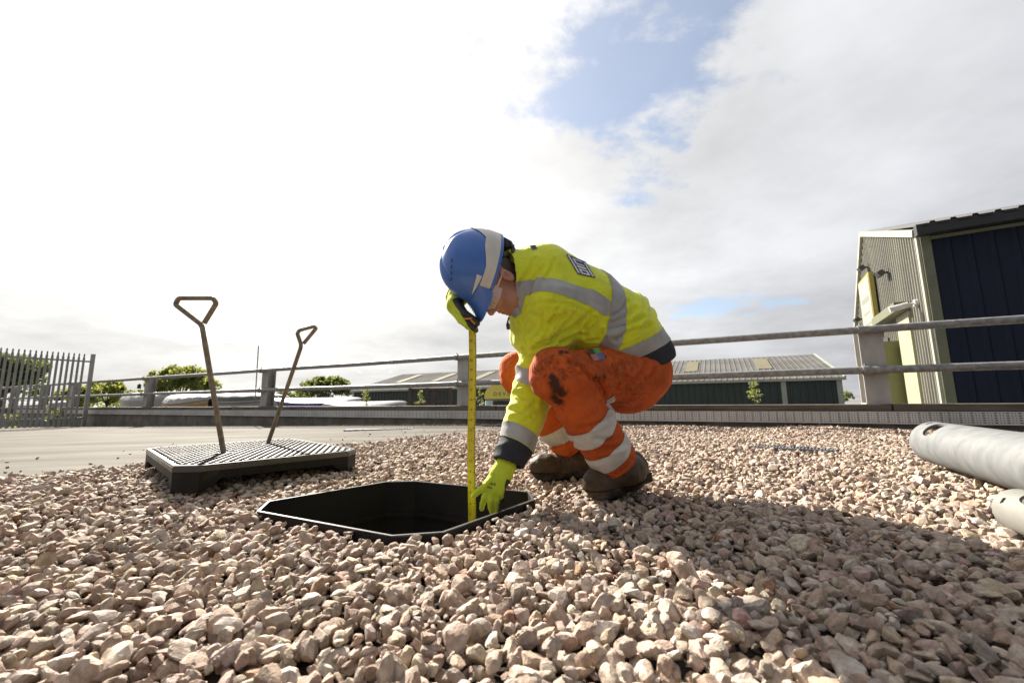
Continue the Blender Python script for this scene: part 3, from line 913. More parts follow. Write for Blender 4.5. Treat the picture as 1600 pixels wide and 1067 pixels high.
# ------------------------------------------------------------------ pale plastic tubes lying at the right
M['pipe_a'] = material('weathered_white_tube', (0.235, 0.245, 0.245), (0.165, 0.173, 0.173), rough=0.55, scale=16, detail=10, stretch=(2.2, 1, 0.8), bump=0.35, bscale=90, bdist=0.001, spec=0.3, dirt=(0.20, 0.19, 0.17), dscale=6, dlo=0.5, dhi=0.75, damt=0.5)
M['pipe_b'] = material('stained_cream_tube', (0.27, 0.265, 0.235), (0.20, 0.195, 0.17), rough=0.55, scale=9, bump=0.25, bscale=70, bdist=0.001, dirt=(0.25, 0.22, 0.16), dscale=6, dlo=0.52, dhi=0.72, damt=0.5)
def slotted_tube(name, c0, c1, R, wall, slots, mat, label, cuts=()):
    """hollow tube from c0 (seen end) to c1 with oval slots cut through the wall: slots = (distance, angle, half length, half width)"""
    ax = (c1 - c0).normalized(); up = ZUP - ax * ax.dot(ZUP); up.normalize(); sd = ax.cross(up)
    L_ = (c1 - c0).length
    na, nl = 96, int(L_ / 0.006)
    keep = np.ones((nl, na), bool)
    S = (np.arange(nl) + 0.5) / nl * L_; A = (np.arange(na) + 0.5) / na * 2 * np.pi
    SS_, AA = np.meshgrid(S, A, indexing='ij')
    # snap vertices to the slot outline
    gs = np.linspace(0, L_, nl + 1); ga = np.arange(na) / na * 2 * np.pi
    GS, GA = np.meshgrid(gs, ga, indexing='ij')
    for d, a, hl, hw in slots:
        dx = (SS_ - d) / hl; da = (AA - a + np.pi) % (2 * np.pi) - np.pi; dy = da * R / hw
        keep &= (np.abs(dx) ** 2.6 + np.abs(dy) ** 2.6) > 1
        gx = (GS - d) / hl; g2 = (GA - a + np.pi) % (2 * np.pi) - np.pi; gy = g2 * R / hw
        rr = (np.abs(gx) ** 2.6 + np.abs(gy) ** 2.6) ** (1 / 2.6)
        near = (rr > 0.72) & (rr < 1.28)
        k = np.where(near, 1 / np.maximum(rr, 1e-6), 1)
        # move only the ring of vertices that borders the opening
        kp = np.pad(keep, ((1, 1), (0, 0)), constant_values=True)
        bord = np.zeros_like(near)
        q = [kp[i:i + nl + 1][:, idx] for i in (0, 1) for idx in (np.arange(na), (np.arange(na) - 1) % na)]
        tot = sum(x.astype(int) for x in q)
        bord = (tot > 0) & (tot < 4) & near
        GS = np.where(bord, d + (GS - d) * k, GS); GA = np.where(bord, a + g2 * k, GA)
    V = []; F = []
    for rr in (R, R - wall):
        pos = np.array(c0[:]) + GS[..., None] * np.array(ax[:]) + rr * (np.sin(GA)[..., None] * np.array(sd[:]) + np.cos(GA)[..., None] * np.array(up[:]))
        V.append(pos.reshape(-1, 3))
    nV = (nl + 1) * na
    idx = np.arange(nV).reshape(nl + 1, na); nxt = np.roll(idx, -1, axis=1)
    q = np.stack([idx[:-1], idx[1:], nxt[1:], nxt[:-1]], -1)
    F.append(q[keep]); F.append(q[keep][:, ::-1] + nV)
    # walls of the openings
    kk = keep
    for i in range(nl):
        for j in range(na):
            if kk[i, j]: continue
            if i > 0 and kk[i - 1, j]: F.append(np.array([[idx[i, j], nxt[i, j], nxt[i, j] + nV, idx[i, j] + nV]]))
            if i < nl - 1 and kk[i + 1, j]: F.append(np.array([[idx[i + 1, j], idx[i + 1, j] + nV, nxt[i + 1, j] + nV, nxt[i + 1, j]]]))
            if kk[i, j - 1]: F.append(np.array([[idx[i, j], idx[i, j] + nV, idx[i + 1, j] + nV, idx[i + 1, j]]]))
            if kk[i, (j + 1) % na]: F.append(np.array([[nxt[i, j], nxt[i + 1, j], nxt[i + 1, j] + nV, nxt[i, j] + nV]]))
    for i0 in (0, nl):
        F.append(np.stack([idx[i0], nxt[i0], nxt[i0] + nV, idx[i0] + nV], -1) if i0 else np.stack([idx[i0], idx[i0] + nV, nxt[i0] + nV, nxt[i0]], -1))
    V = np.concatenate(V); F = np.concatenate(F)
    base = Vector((c0.x, c0.y, 0))
    o = empty(name, base, label, 'tube', 'pale plastic tubes lying on the gravel')
    me = mesh_np(name + '_wall', V - np.array(base[:]), F, mat, True); me.set_sharp_from_angle(angle=math.radians(40))
    link('tube_wall', me, o)
    return o, ax, up, sd
tR = 0.100
ta = P(1464, 692, 2.02); tb = P(1660, 735, 1.28)
ta.z = max(ta.z, 0.07)
T1, ax1, up1, sd1 = slotted_tube('slotted_tube', ta, ta + (tb - ta).normalized() * 1.5, tR, 0.010, ((0.165, 0.62, 0.055, 0.048), (0.045, 0.30, 0.011, 0.016), (0.93, 1.40, 0.05, 0.055)), M['pipe_a'], 'larger white slotted plastic tube lying on the gravel, end towards the low wall')
tc_ = on_z(1598, 799, 0.055); td = P(1760, 880, 0.98) 
T2, ax2, up2, sd2 = slotted_tube('slotted_tube', tc_, tc_ + Vector((ax1.x, ax1.y, 0.0)).normalized() * 0.9, 0.056, 0.007, ((0.12, 0.30, 0.05, 0.030), (0.035, 1.0, 0.007, 0.009)), M['pipe_b'], 'smaller cream plastic tube in front of the larger white one')

# ================================================================== buildings
M['clad_pale'] = material('pale_metal_cladding', (0.26, 0.25, 0.205), (0.20, 0.192, 0.157), rough=0.55, scale=1.2, detail=8, stretch=(1, 1, 0.3), dirt=(0.24, 0.22, 0.17), dscale=0.8, dlo=0.52, dhi=0.72, damt=0.6)
M['clad_blue'] = material('dark_blue_cladding', (0.0045, 0.008, 0.019), (0.0065, 0.011, 0.024), spec=0.2, rough=0.6, scale=1.5)
M['trim_cream'] = material('cream_flashing', (0.45, 0.44, 0.35), (0.38, 0.37, 0.29), rough=0.5, scale=3)
M['trim_green'] = material('olive_flashing', (0.17, 0.175, 0.105), (0.14, 0.145, 0.085), rough=0.55, scale=3)
M['door_pale'] = material('pale_yellow_door', (0.44, 0.425, 0.27), (0.39, 0.375, 0.235), rough=0.5, scale=2)
M['jamb'] = material('olive_yellow_panel', (0.24, 0.24, 0.085), (0.20, 0.20, 0.07), rough=0.5, scale=2)
M['roof_dark'] = material('dark_roof_sheet', (0.008, 0.0085, 0.010), (0.013, 0.0135, 0.015), rough=0.6, scale=2)
M['fitting'] = material('dark_fitting', (0.03, 0.03, 0.03), None, rough=0.5)
M['white_fit'] = material('white_fitting', (0.72, 0.72, 0.70), None, rough=0.4)
M['sign_face'] = material('white_sign', (0.42, 0.41, 0.34), (0.36, 0.35, 0.29), rough=0.4, scale=5)
M['sign_edge'] = material('yellow_sign_edge', (0.40, 0.34, 0.07), (0.35, 0.29, 0.06), rough=0.4, scale=5)
M['glass_dark'] = material('dark_glass', (0.02, 0.022, 0.025), None, rough=0.1)
def corrugated(p0, du, L_, z0, ztop, nrm, pitch, depth, thick=0.0):
    """sheet standing on the line p0 + du*s, ribs upright; ztop may be a function of s"""
    V = []; F = []
    s = 0.0; pts = []
    while s < L_ - 1e-6:
        for a, d in ((0.0, 0.0), (0.62, 0.0), (0.72, 1.0), (0.90, 1.0)):
            x = s + a * pitch
            if x <= L_: pts.append((x, d * depth))
        s += pitch
    pts.append((L_, 0.0))
    for x, d in pts:
        q = p0 + du * x + nrm * d
        V.append((q.x, q.y, z0)); V.append((q.x, q.y, ztop(x) if callable(ztop) else ztop))
    F = [(2 * i, 2 * i + 2, 2 * i + 3, 2 * i + 1) for i in range(len(pts) - 1)]
    return V, F
BU = -horiz(-255, 635.5); BN = Vector((-BU.y, BU.x, 0))
if BN.y < 0: BN = -BN
BC = P(1477, 627, 9.0); BC.z = 0
bz_eave = P(1428, 366, 9.0).z
BW = 2 * ((on_plane(1385, 627, BC, BU) - BC).dot(BN))
mid = BC + BN * (BW / 2)
a_ap = (on_plane(1349.5, 366.5, BC, BU) - BC).dot(BN); bz_apex = on_plane(1349.5, 366.5, BC, BU).z
BW = (on_plane(1340, 512, BC, BU) - BC).dot(BN); bz_far = on_plane(1340, 512, BC, BU).z
print('BUILDING', BW, a_ap, bz_eave, bz_apex)
bld = empty('warehouse', (BC.x, BC.y, YARD_Z), 'tall warehouse with dark blue side wall and pale ribbed gable end', 'building')
def gab(a, z, o=0.0): return BC + BN * a - BU * o + ZUP * z       # a along the gable, o outwards
def gpx(px, py): 
    p = on_plane(px, py, BC, BU); return ((p - BC).dot(BN), p.z)
gz = lambda a: bz_eave + (bz_apex - bz_eave) * a / a_ap if a < a_ap else bz_apex + (bz_far - bz_apex) * (a - a_ap) / (BW - a_ap)
V, F = corrugated(BC + BN * 0.12, BN, BW - 0.24, YARD_Z, lambda s: gz(s + 0.12) - 0.02, -BU, 0.19, 0.035)
MB().add(V, F).build('gable_cladding', M['clad_pale'], bld)
BL = 26.0
V, F = corrugated(BC + BU * 0.17, BU, BL, YARD_Z, bz_eave, -BN, 0.333, 0.035)
MB().add(V, F).build('side_cladding', M['clad_blue'], bld)
MB().box(BC + BU * 0.085 - BN * 0.02 + ZUP * ((bz_eave + YARD_Z) / 2), (0.17, 0.05, bz_eave - YARD_Z), (BU, BN, ZUP)).build('corner_flashing', M['trim_green'], bld)
MB().box(BC - BU * 0.03 + BN * 0.06 + ZUP * ((bz_eave + YARD_Z) / 2), (0.05, 0.12, bz_eave - YARD_Z), (BU, BN, ZUP)).build('corner_flashing', M['trim_cream'], bld)
for s_ in (0, 1):
    a0, a1 = (0.0, a_ap) if s_ == 0 else (a_ap, BW)
    p0, p1 = gab(a0, gz(a0) + 0.03, 0.05), gab(a1, gz(a1) + 0.03, 0.05)
    d_ = (p1 - p0).normalized(); nn_ = BU.cross(d_)
    MB().box((p0 + p1) / 2, ((p1 - p0).length, 0.12, 0.16), (d_, BU, nn_)).build('verge_flashing', M['trim_cream'], bld)
# roof, both slopes, ribbed from eave to ridge
for s_ in (0, 1):
    V = []; pts = []
    x = 0.0
    while x < BL:
        for a, d in ((0, 0), (0.08, 0.0), (0.13, 0.085), (0.20, 0.085), (0.25, 0.0)):
            pts.append((x + a, d))
        x += 0.333
    a0, a1 = (-0.32, a_ap) if s_ == 0 else (BW + 0.1, a_ap)
    for x, d in pts:
        for a in (a0, a1):
            q = BC + BN * a + BU * x; V.append((q.x, q.y, gz(max(a, -0.05)) + (0.10 if a < 0 else 0.03) + d))
    MB().add(V, [(2 * i, 2 * i + 2, 2 * i + 3, 2 * i + 1) for i in range(len(pts) - 1)]).build('roof', M['roof_dark'], bld)
MB().box(BC + BU * (BL / 2 - 0.05) - BN * 0.20 + ZUP * (bz_eave + 0.02), (BL + 0.1, 0.20, 0.24), (BU, BN, ZUP)).build('gutter', M['roof_dark'], bld)
MB().box(BC + BU * (BL / 2 + 0.1) - BN * 0.06 + ZUP * (bz_eave - 0.15), (BL - 0.15, 0.05, 0.07), (BU, BN, ZUP)).build('eaves_trim', M['trim_green'], bld)
# doorway: canopy, dark opening, jamb, pale door leaf
a_n, z_n = gpx(1422, 470); a_f, z_f = gpx(1384, 505)
MB().box(gab((a_n + a_f) / 2, z_n - 0.12, 0.16), (0.32, abs(a_f - a_n), 0.24), (BU, BN, ZUP), 0.01).build('canopy', M['trim_green'], bld)
a1_, _ = gpx(1445, 620); a2_, _ = gpx(1424, 620); a3_, _ = gpx(1404, 620); a4_, _ = gpx(1385, 620)
dz1 = z_n - 0.25
MB().box(gab((a1_ + a2_) / 2, (dz1 + YARD_Z) / 2, 0.05), (0.06, abs(a2_ - a1_), dz1 - YARD_Z), (BU, BN, ZUP)).build('door', M['door_pale'], bld)
MB().box(gab((a2_ + a3_) / 2, (dz1 + YARD_Z) / 2 - 0.3, 0.20), (0.36, abs(a3_ - a2_) * 0.55, dz1 - YARD_Z - 0.6), (BU, BN, ZUP)).build('door_jamb', M['jamb'], bld)
MB().box(gab((a3_ + a4_) / 2, (dz1 + YARD_Z) / 2 - 0.2, 0.045), (0.05, abs(a4_ - a3_) * 1.1, dz1 - YARD_Z - 0.4), (BU, BN, ZUP)).build('doorway', M['glass_dark'], bld)  # flat dark panel standing in for the shade inside the opening
# sign board: stands off the wall
sa, sz = gpx(1369, 423); sb_, sz2 = gpx(1356, 450); _, sz3 = gpx(1381, 506)
so = empty('sign_board', gab((sa + sb_) / 2, sz3, 0.12), 'white sign board with yellow edge on the pale gable wall', 'sign')
aw = 1.7
MB().box(gab(sa + aw / 2, (sz + sz3 - 0.3) / 2, 0.14), (0.12, aw, sz - sz3 + 0.3), (BU, BN, ZUP)).build('frame', M['sign_edge'], so)
MB().box(gab(sa + aw / 2, (sz + sz3 - 0.3) / 2, 0.205), (0.012, aw - 0.16, sz - sz3 + 0.12), (BU, BN, ZUP)).build('sign_face', M['sign_face'], so)
for i_, (z_, w_) in enumerate(((0.62, 1.0), (0.40, 0.8), (0.22, 0.9))):
    MB().box(gab(sa + aw / 2, sz3 - 0.3 + (sz - sz3 + 0.3) * z_, 0.213), (0.006, w_, 0.16 if i_ == 0 else 0.07), (BU, BN, ZUP)).build('lettering_block', M['clad_pale'], so)
# floodlights and camera
for i_, (px, py, lb) in enumerate(((1354, 418, 'black floodlight at the far upper edge of the pale gable'), (1386, 426, 'black floodlight high on the gable above the doorway canopy'), (1346, 499, 'low black floodlight on the far edge of the pale gable'))):
    a, z = gpx(px + 5, py)
    o = empty('floodlight', gab(a, z, 0.0), lb, 'floodlight', 'floodlights on the warehouse gable')
    MB().box(gab(a, z + 0.02, 0.10), (0.14, 0.05, 0.05), (BU, BN, ZUP)).box(gab(a, z, 0.03), (0.04, 0.14, 0.24), (BU, BN, ZUP)).build('bracket', M['fitting'], o)
    tilt = (-BU * 0.86 - ZUP * 0.5).normalized(); tl2 = tilt.cross(BN)
    MB().box(gab(a, z + 0.0, 0.22), (0.16, 0.34, 0.14), (tilt, BN, tl2), 0.015).build('lamp_housing', M['fitting'], o)
    MB().box(gab(a, z + 0.0, 0.22) - tl2 * 0.075, (0.12, 0.28, 0.008), (tilt, BN, tl2)).build('lens', M['glass_dark'], o)
a, z = gpx(1437, 473)
cc_ = empty('security_camera', gab(a, z, 0), 'white security camera on the gable beside the canopy', 'camera')
MB().tube([gab(a, z, 0.03), gab(a, z, 0.10)], 0.09, 14).tube([gab(a, z, 0.09), gab(a, z - 0.03, 0.24)], 0.03, 10).build('mount', M['white_fit'], cc_, smooth=True)
MB().tube([gab(a, z - 0.02, 0.20), gab(a + 0.02, z - 0.10, 0.55)], 0.07, 14).build('camera_body', M['white_fit'], cc_, smooth=True)

# ------------------------------------------------------------------ long low shed behind the parapet
M['shed_green'] = material('dark_green_cladding', (0.016, 0.026, 0.020), (0.024, 0.036, 0.028), rough=0.55, scale=0.6)
M['shed_roof'] = material('grey_roof_sheet', (0.20, 0.197, 0.187), (0.145, 0.142, 0.134), spec=0.06, rough=0.9, rvar=0.05, scale=0.35, detail=9, stretch=(1, 1, 1))
M['rooflight'] = material('yellowed_rooflight', (0.27, 0.25, 0.17), (0.23, 0.21, 0.145), spec=0.1, rough=0.8, scale=1)
M['shed_trim'] = material('pale_green_trim', (0.42, 0.44, 0.36), (0.36, 0.38, 0.30), rough=0.5, scale=2)
SR_ = P(1314, 590.6, 31.0); SL_ = SR_ - PU * 1.0
zev = SR_.z
# length so that the left end falls at px 552
def left_s():
    lo_, hi_ = 5.0, 90.0
    for _ in range(50):
        m = (lo_ + hi_) / 2
        if pix(SR_ - PU * m)[0] > 552: lo_ = m
        else: hi_ = m
    return lo_
SLEN = left_s()
SDEP = 20.0
rz = P(1297, 555, (SR_ + PN * 10).y).z
shed = empty('long_shed', (SR_.x, SR_.y, YARD_Z), 'long low dark green shed with a pale grey ribbed roof beyond the guard rail', 'building')
def sp(s, n, z): 
    q = SR_ - PU * s + PN * n; return Vector((q.x, q.y, z))
V, F = corrugated(sp(0.3, 0, 0), -PU, SLEN - 0.6, YARD_Z, zev, -PN, 0.5, 0.06)
MB().add(V, F).build('wall_cladding', M['shed_green'], shed)
for s_ in (0.0, SLEN):
    V = [sp(s_, 0, YARD_Z), sp(s_, SDEP, YARD_Z), sp(s_, SDEP, zev), sp(s_, SDEP / 2, rz), sp(s_, 0, zev)]
    MB().add(V, [(0, 1, 2, 3, 4)]).build('gable_wall', M['shed_green'], shed)
V, F = corrugated(sp(0.3, SDEP, 0), -PU, SLEN - 0.6, YARD_Z, zev, PN, 0.5, 0.06)
MB().add(V, F).build('wall_cladding', M['shed_green'], shed)
for s_ in (0.15, 3.7, SLEN - 0.15):
    MB().box(sp(s_, -0.06, (zev + YARD_Z) / 2), (0.34, 0.12, zev - YARD_Z), AX).build('pilaster', M['shed_trim'], shed)
MB().box(sp(SLEN / 2, -0.22, zev - 0.04), (SLEN + 0.5, 0.22, 0.20), AX).build('gutter', M['shed_trim'], shed)
V = [sp(0.02, -0.1, zev + 0.05), sp(0.02, SDEP / 2, rz + 0.06), sp(-0.25, SDEP / 2, rz + 0.06), sp(-0.25, -0.1, zev + 0.05)]
# ribbed roof in two slopes, with rooflights let in
for sl in (0, 1):
    V = []; s = -0.2; pts = []
    while s < SLEN + 0.2:
        pts += [(s, 0.0), (s + 0.30, 0.0), (s + 0.33, 0.032), (s + 0.40, 0.032)]; s += 0.44
    n0 = -0.12 if sl == 0 else SDEP + 0.12
    z0_ = zev + 0.07
    for s, d in pts:
        V.append(sp(s, n0, z0_ + d)); V.append(sp(s, SDEP / 2, rz + 0.08 + d))
    rf = MB().add(V, [(2 * i, 2 * i + 2, 2 * i + 3, 2 * i + 1) for i in range(len(pts) - 1)]).build('roof', M['shed_roof'], shed)
    if sl == 0:
        k = 3.9
        while k < SLEN - 2:
            w = 1.1
            f0, f1 = (0.38, 0.86)
            V = [sp(k, SDEP / 2 * f0, z0_ + (rz - zev) * f0 + 0.085), sp(k + w, SDEP / 2 * f0, z0_ + (rz - zev) * f0 + 0.085), sp(k + w, SDEP / 2 * f1, z0_ + (rz - zev) * f1 + 0.10), sp(k, SDEP / 2 * f1, z0_ + (rz - zev) * f1 + 0.10)]
            MB().add(V + [v - ZUP * 0.05 for v in V], [(0, 1, 2, 3), (0, 4, 5, 1), (1, 5, 6, 2), (2, 6, 7, 3), (3, 7, 4, 0)]).build('rooflight', M['rooflight'], rf)
            k += 6.1
MB().box(sp(-0.27, SDEP / 4, (zev + rz) / 2 + 0.10), (0.12, math.hypot(SDEP / 2, rz - zev), 0.20), (PU, (sp(0, SDEP / 2, rz) - sp(0, 0, zev)).normalized(), PU.cross((sp(0, SDEP / 2, rz) - sp(0, 0, zev)).normalized()))).build('verge_trim', M['shed_trim'], shed)

# ------------------------------------------------------------------ dark steel boat rack in front of the shed
M['rack'] = material('dark_rusty_rack', (0.04, 0.028, 0.024), (0.06, 0.04, 0.03), rough=0.8, scale=4)
RKY = 17.0
rk = empty('storage_rack', P(668, 632, RKY), 'dark steel storage rack standing before the green shed', 'rack')
def rp(px, z): 
    q = P(px, 620, RKY); return Vector((q.x, q.y, z))
rzt = P(668, 606, RKY).z
for px in (641, 667, 703):
    for dn in (0, 1.6):
        q = rp(px, 0) + PN * dn
        MB().box(Vector((q.x, q.y, (rzt + YARD_Z) / 2)), (0.12, 0.12, rzt - YARD_Z), AX).build('upright', M['rack'], rk)
for z in (rzt - 0.06, P(668, 627, RKY).z):
    for dn in (0, 1.6):
        a = rp(641, z) + PN * dn; b = rp(703, z) + PN * dn
        MB().box((a + b) / 2, ((b - a).length, 0.07, 0.09), ((b - a).normalized(), Vector((-(b - a).normalized().y, (b - a).normalized().x, 0)), ZUP)).build('beam', M['rack'], rk)

# ------------------------------------------------------------------ boats, covers, van in the yard
M['gel_white'] = material('white_hull', (0.46, 0.46, 0.47), (0.40, 0.40, 0.41), rough=0.3, scale=1.5)
M['hull_blue'] = material('hull_violet_blue', (0.06, 0.06, 0.30), (0.05, 0.05, 0.26), rough=0.35, scale=1.5)
M['tarp'] = material('white_tarpaulin', (0.48, 0.47, 0.445), (0.38, 0.37, 0.35), rough=0.6, scale=2.5, bump=0.6, bscale=6, bdist=0.05)
M['tarp_dark'] = material('dark_green_cover', (0.06, 0.07, 0.06), (0.045, 0.05, 0.045), rough=0.7, scale=2)
M['wood'] = material('varnished_wood', (0.30, 0.18, 0.06), (0.24, 0.14, 0.05), rough=0.4, scale=6, stretch=(1, 1, 6))
def boat(name, px0, px1, py_top, Y, label, up_side=True, stripe=None, cover=None, beam=1.5, col=None):
    """long hull; its sheer line sits at py_top; keel towards the ground on a cradle"""
    a = P(px0, py_top, Y); b = P(px1, py_top, Y)
    L_ = (b - a).length; d = (b - a).normalized(); d.z = 0; d.normalize(); n = Vector((-d.y, d.x, 0))
    zt_ = a.z
    c = (a + b) / 2
    o = empty(name, (c.x, c.y, YARD_Z), label, 'boat', 'boats laid up in the yard')
    ns, nr = 22, 12
    V = []
    for i in range(ns + 1):
        t = i / ns; x = (t - 0.5) * L_
        w = beam / 2 * (math.sin(math.pi * min(max(t, 0.012), 0.988)) ** 0.55)
        dp = 0.75 * (0.35 + 0.65 * math.sin(math.pi * min(max(t, 0.03), 0.97)) ** 0.5)
        sheer = 0.16 * (2 * t - 1) ** 2
        for j in range(nr + 1):
            th = math.pi * j / nr
            V.append(c + d * x + n * (w * math.cos(th)) + ZUP * (sheer - 0.20 - dp * math.sin(th) ** 0.75))
    F = [(i * (nr + 1) + j, i * (nr + 1) + j + 1, (i + 1) * (nr + 1) + j + 1, (i + 1) * (nr + 1) + j) for i in range(ns) for j in range(nr)]
    hull = MB().add(V, F).build('hull', M[col or 'gel_white'], o, smooth=True)
    # deck or cover
    V = []
    for i in range(ns + 1):
        t = i / ns; x = (t - 0.5) * L_
        w = (beam / 2 + 0.02) * (math.sin(math.pi * min(max(t, 0.012), 0.988)) ** 0.55)
        sheer = 0.16 * (2 * t - 1) ** 2
        hump = (0.20 if not cover else 0.34) * math.sin(math.pi * t) ** 0.5
        for j in range(9):
            u = -1 + 2 * j / 8
            V.append(c + d * x + n * (w * u) + ZUP * (sheer - 0.20 + hump * (1 - u * u) + (0.02 * math.sin(t * 40) * (1 - u * u) if cover else 0) - (0.10 if cover and abs(u) == 1 else 0)))
    F = [(i * 9 + j, (i + 1) * 9 + j, (i + 1) * 9 + j + 1, i * 9 + j + 1) for i in range(ns) for j in range(8)]
    MB().add(V, F).build('cover' if cover else 'deck', M[cover or 'gel_white'], o, smooth=True)
    if stripe:
        for s_ in (-1, 1):
            V = []
            for i in range(3, ns - 2):
                t = i / ns; x = (t - 0.5) * L_
                w = beam / 2 * (math.sin(math.pi * t) ** 0.55) + 0.012; sheer = 0.16 * (2 * t - 1) ** 2
                V.append(c + d * x + n * (s_ * w * 0.998) + ZUP * (sheer - 0.23)); V.append(c + d * x + n * (s_ * w * 0.985) + ZUP * (sheer - 0.40))
            MB().add(V, [(2 * i, 2 * i + 2, 2 * i + 3, 2 * i + 1) for i in range(len(V) // 2 - 1)]).build('stripe', M[stripe], hull)
    # cradle
    for x in (-0.25, 0.25):
        q = c + d * (x * L_)
        zt2 = zt_ - 0.80
        MB().box(Vector((q.x, q.y, (zt2 + YARD_Z) / 2)), (0.10, beam * 0.6, zt2 - YARD_Z), (d, n, ZUP)).build('cradle', M['rack'], o)
    return o, c, d, n, zt_
boat('boat', 424, 566, 621.5, 16.0, 'long white boat with a violet-blue stripe laid up behind the low wall', stripe='hull_blue', beam=1.2)
boat('boat', 505, 636, 627.0, 14.5, 'low slim white boat with a short blue stripe, nearest the green shed', stripe='hull_blue', beam=0.9)
boat('boat', 300, 452, 619.5, 17.5, 'white boat under a dark green cover, seen between the two lifting keys', cover='tarp_dark', beam=1.5)
boat('boat', 196, 284, 618.0, 17.0, 'boat wrapped in a creased white cover beside a guard rail post', cover='tarp', beam=1.8)
boat('boat', 262, 330, 622.0, 15.0, 'short boat with white cover and wooden transom in the yard', cover='tarp', beam=1.6, col='wood')
boat('boat', 20, 110, 627.0, 21.0, 'white boat seen through the palisade fence', beam=1.6)
# open frame on the striped boat
fy = P(503, 622, 16.0)
fo = empty('boat_cradle_frame', fy, 'small dark frame standing on the striped white boat', 'frame')
for dx in (-0.38, 0.38):
    MB().tube([fy + Vector((dx, 0, -0.06)), fy + Vector((dx * 1.15, 0, 0.14))], 0.02, 6).build('upright', M['rack'], fo)
MB().tube([fy + Vector((-0.40, 0, -0.02)), fy + Vector((0.40, 0, -0.02))], 0.02, 6).build('crossbar', M['rack'], fo)
# yellow crate on the boat
yk = P(558, 624.5, 16.5)
yo = empty('yellow_cover', yk, 'small yellow cover on the boats before the green shed', 'cover')
MB().box(yk, (0.45, 0.4, 0.10), bev=0.03).build('cover_top', M['sign_edge'], yo)
MB().box(yk + Vector((0.1, -0.02, -0.09)), (0.40, 0.36, 0.08), bev=0.02).build('cover_base', M['rack'], yo)
# yellow topped van
M['van_yellow'] = material('van_yellow', (0.66, 0.56, 0.11), (0.60, 0.50, 0.09), rough=0.35, scale=1)
M['van_body'] = material('van_pale_green', (0.42, 0.52, 0.48), (0.38, 0.48, 0.44), rough=0.35, scale=1)
VY = 12.0
van = empty('van', P(800, 640, VY), 'van with a rounded yellow roof box reading DEVON, half hidden by the worker', 'van')
v0 = P(757, 631, VY); v1 = P(905, 631, VY)
vd = (v1 - v0); vd.z = 0; vl = vd.length; vd.normalize(); vn = Vector((-vd.y, vd.x, 0))
ztop = P(790, 601, VY).z; zmid = P(790, 623, VY).z
prof = []
for k in range(9):
    an = math.pi / 2 * k / 8
    prof.append((0.34 * (1 - math.sin(an)), zmid + (ztop - zmid) * math.sin(math.pi / 2 * k / 8)) if False else (0.36 * (1 - math.sin(an)) ** 1.0, zmid + (ztop - zmid) * (1 - math.cos(an))))
prof = [(0.0, zmid)] + [(0.36 * (1 - math.cos(math.pi / 2 * k / 8)), zmid + 0.10 + (ztop - zmid - 0.10) * math.sin(math.pi / 2 * k / 8)) for k in range(9)] + [(vl - 0.2, ztop), (vl, ztop - 0.15), (vl, zmid)]
V = [v0 + vd * a + vn * w + ZUP * (z - v0.z) for w in (0.0, 1.9) for a, z in prof]; n = len(prof)
F = [tuple(range(n)), tuple(range(2 * n - 1, n - 1, -1))] + [(i, n + i, n + (i + 1) % n, (i + 1) % n) for i in range(n)]
MB().add(V, F).build('roof_box', M['van_yellow'], van)
MB().box(v0 + vd * (vl / 2) + vn * 0.95 + ZUP * ((zmid + YARD_Z) / 2 + 0.15 - v0.z), (vl - 0.02, 1.86, zmid - YARD_Z - 0.32), (vd, vn, ZUP), 0.08).build('body', M['van_body'], van)
MB().box(v0 + vd * (vl * 0.40) + vn * 0.012 + ZUP * (zmid - 0.20 - v0.z), (vl * 0.62, 0.03, 0.30), (vd, vn, ZUP)).build('side_window', M['glass_dark'], van)
MB().box(v0 - vd * 0.0 + vn * 0.95 + ZUP * (zmid - 0.25 - v0.z), (0.05, 1.5, 0.40), (vd, vn, ZUP)).build('windscreen', M['glass_dark'], van)
for s_ in (0.5, vl - 0.5):
    for w in (0.06, 1.84):
        c = v0 + vd * s_ + vn * w; c.z = YARD_Z + 0.32
        wv = MB().tube([c - vn * 0.10, c + vn * 0.10], 0.32, 20).build('wheel', M['fitting'], van, smooth=True)
        MB().tube([c - vn * 0.11, c + vn * 0.11], 0.18, 16).build('rim', M['white_fit'], wv, smooth=True)
MB().tube([v0 - vd * 0.02 - vn * 0.02 + ZUP * (zmid - 0.12 - v0.z), v0 - vd * 0.10 - vn * 0.18 + ZUP * (zmid - 0.18 - v0.z)], 0.02, 8).box(v0 - vd * 0.10 - vn * 0.22 + ZUP * (zmid - 0.24 - v0.z), (0.06, 0.14, 0.2), (vd, vn, ZUP), 0.02).build('wing_mirror', M['white_fit'], van)
V, F = text_mesh('D E V O N', 0.15)
ct = v0 + vd * 0.60 - vn * 0.006 + ZUP * (P(790, 615.5, VY).z - v0.z)
MB().add([ct + vd * (v.x + 0.05 * v.y) + ZUP * v.y for v in V], F).build('lettering', M['fitting'], van)

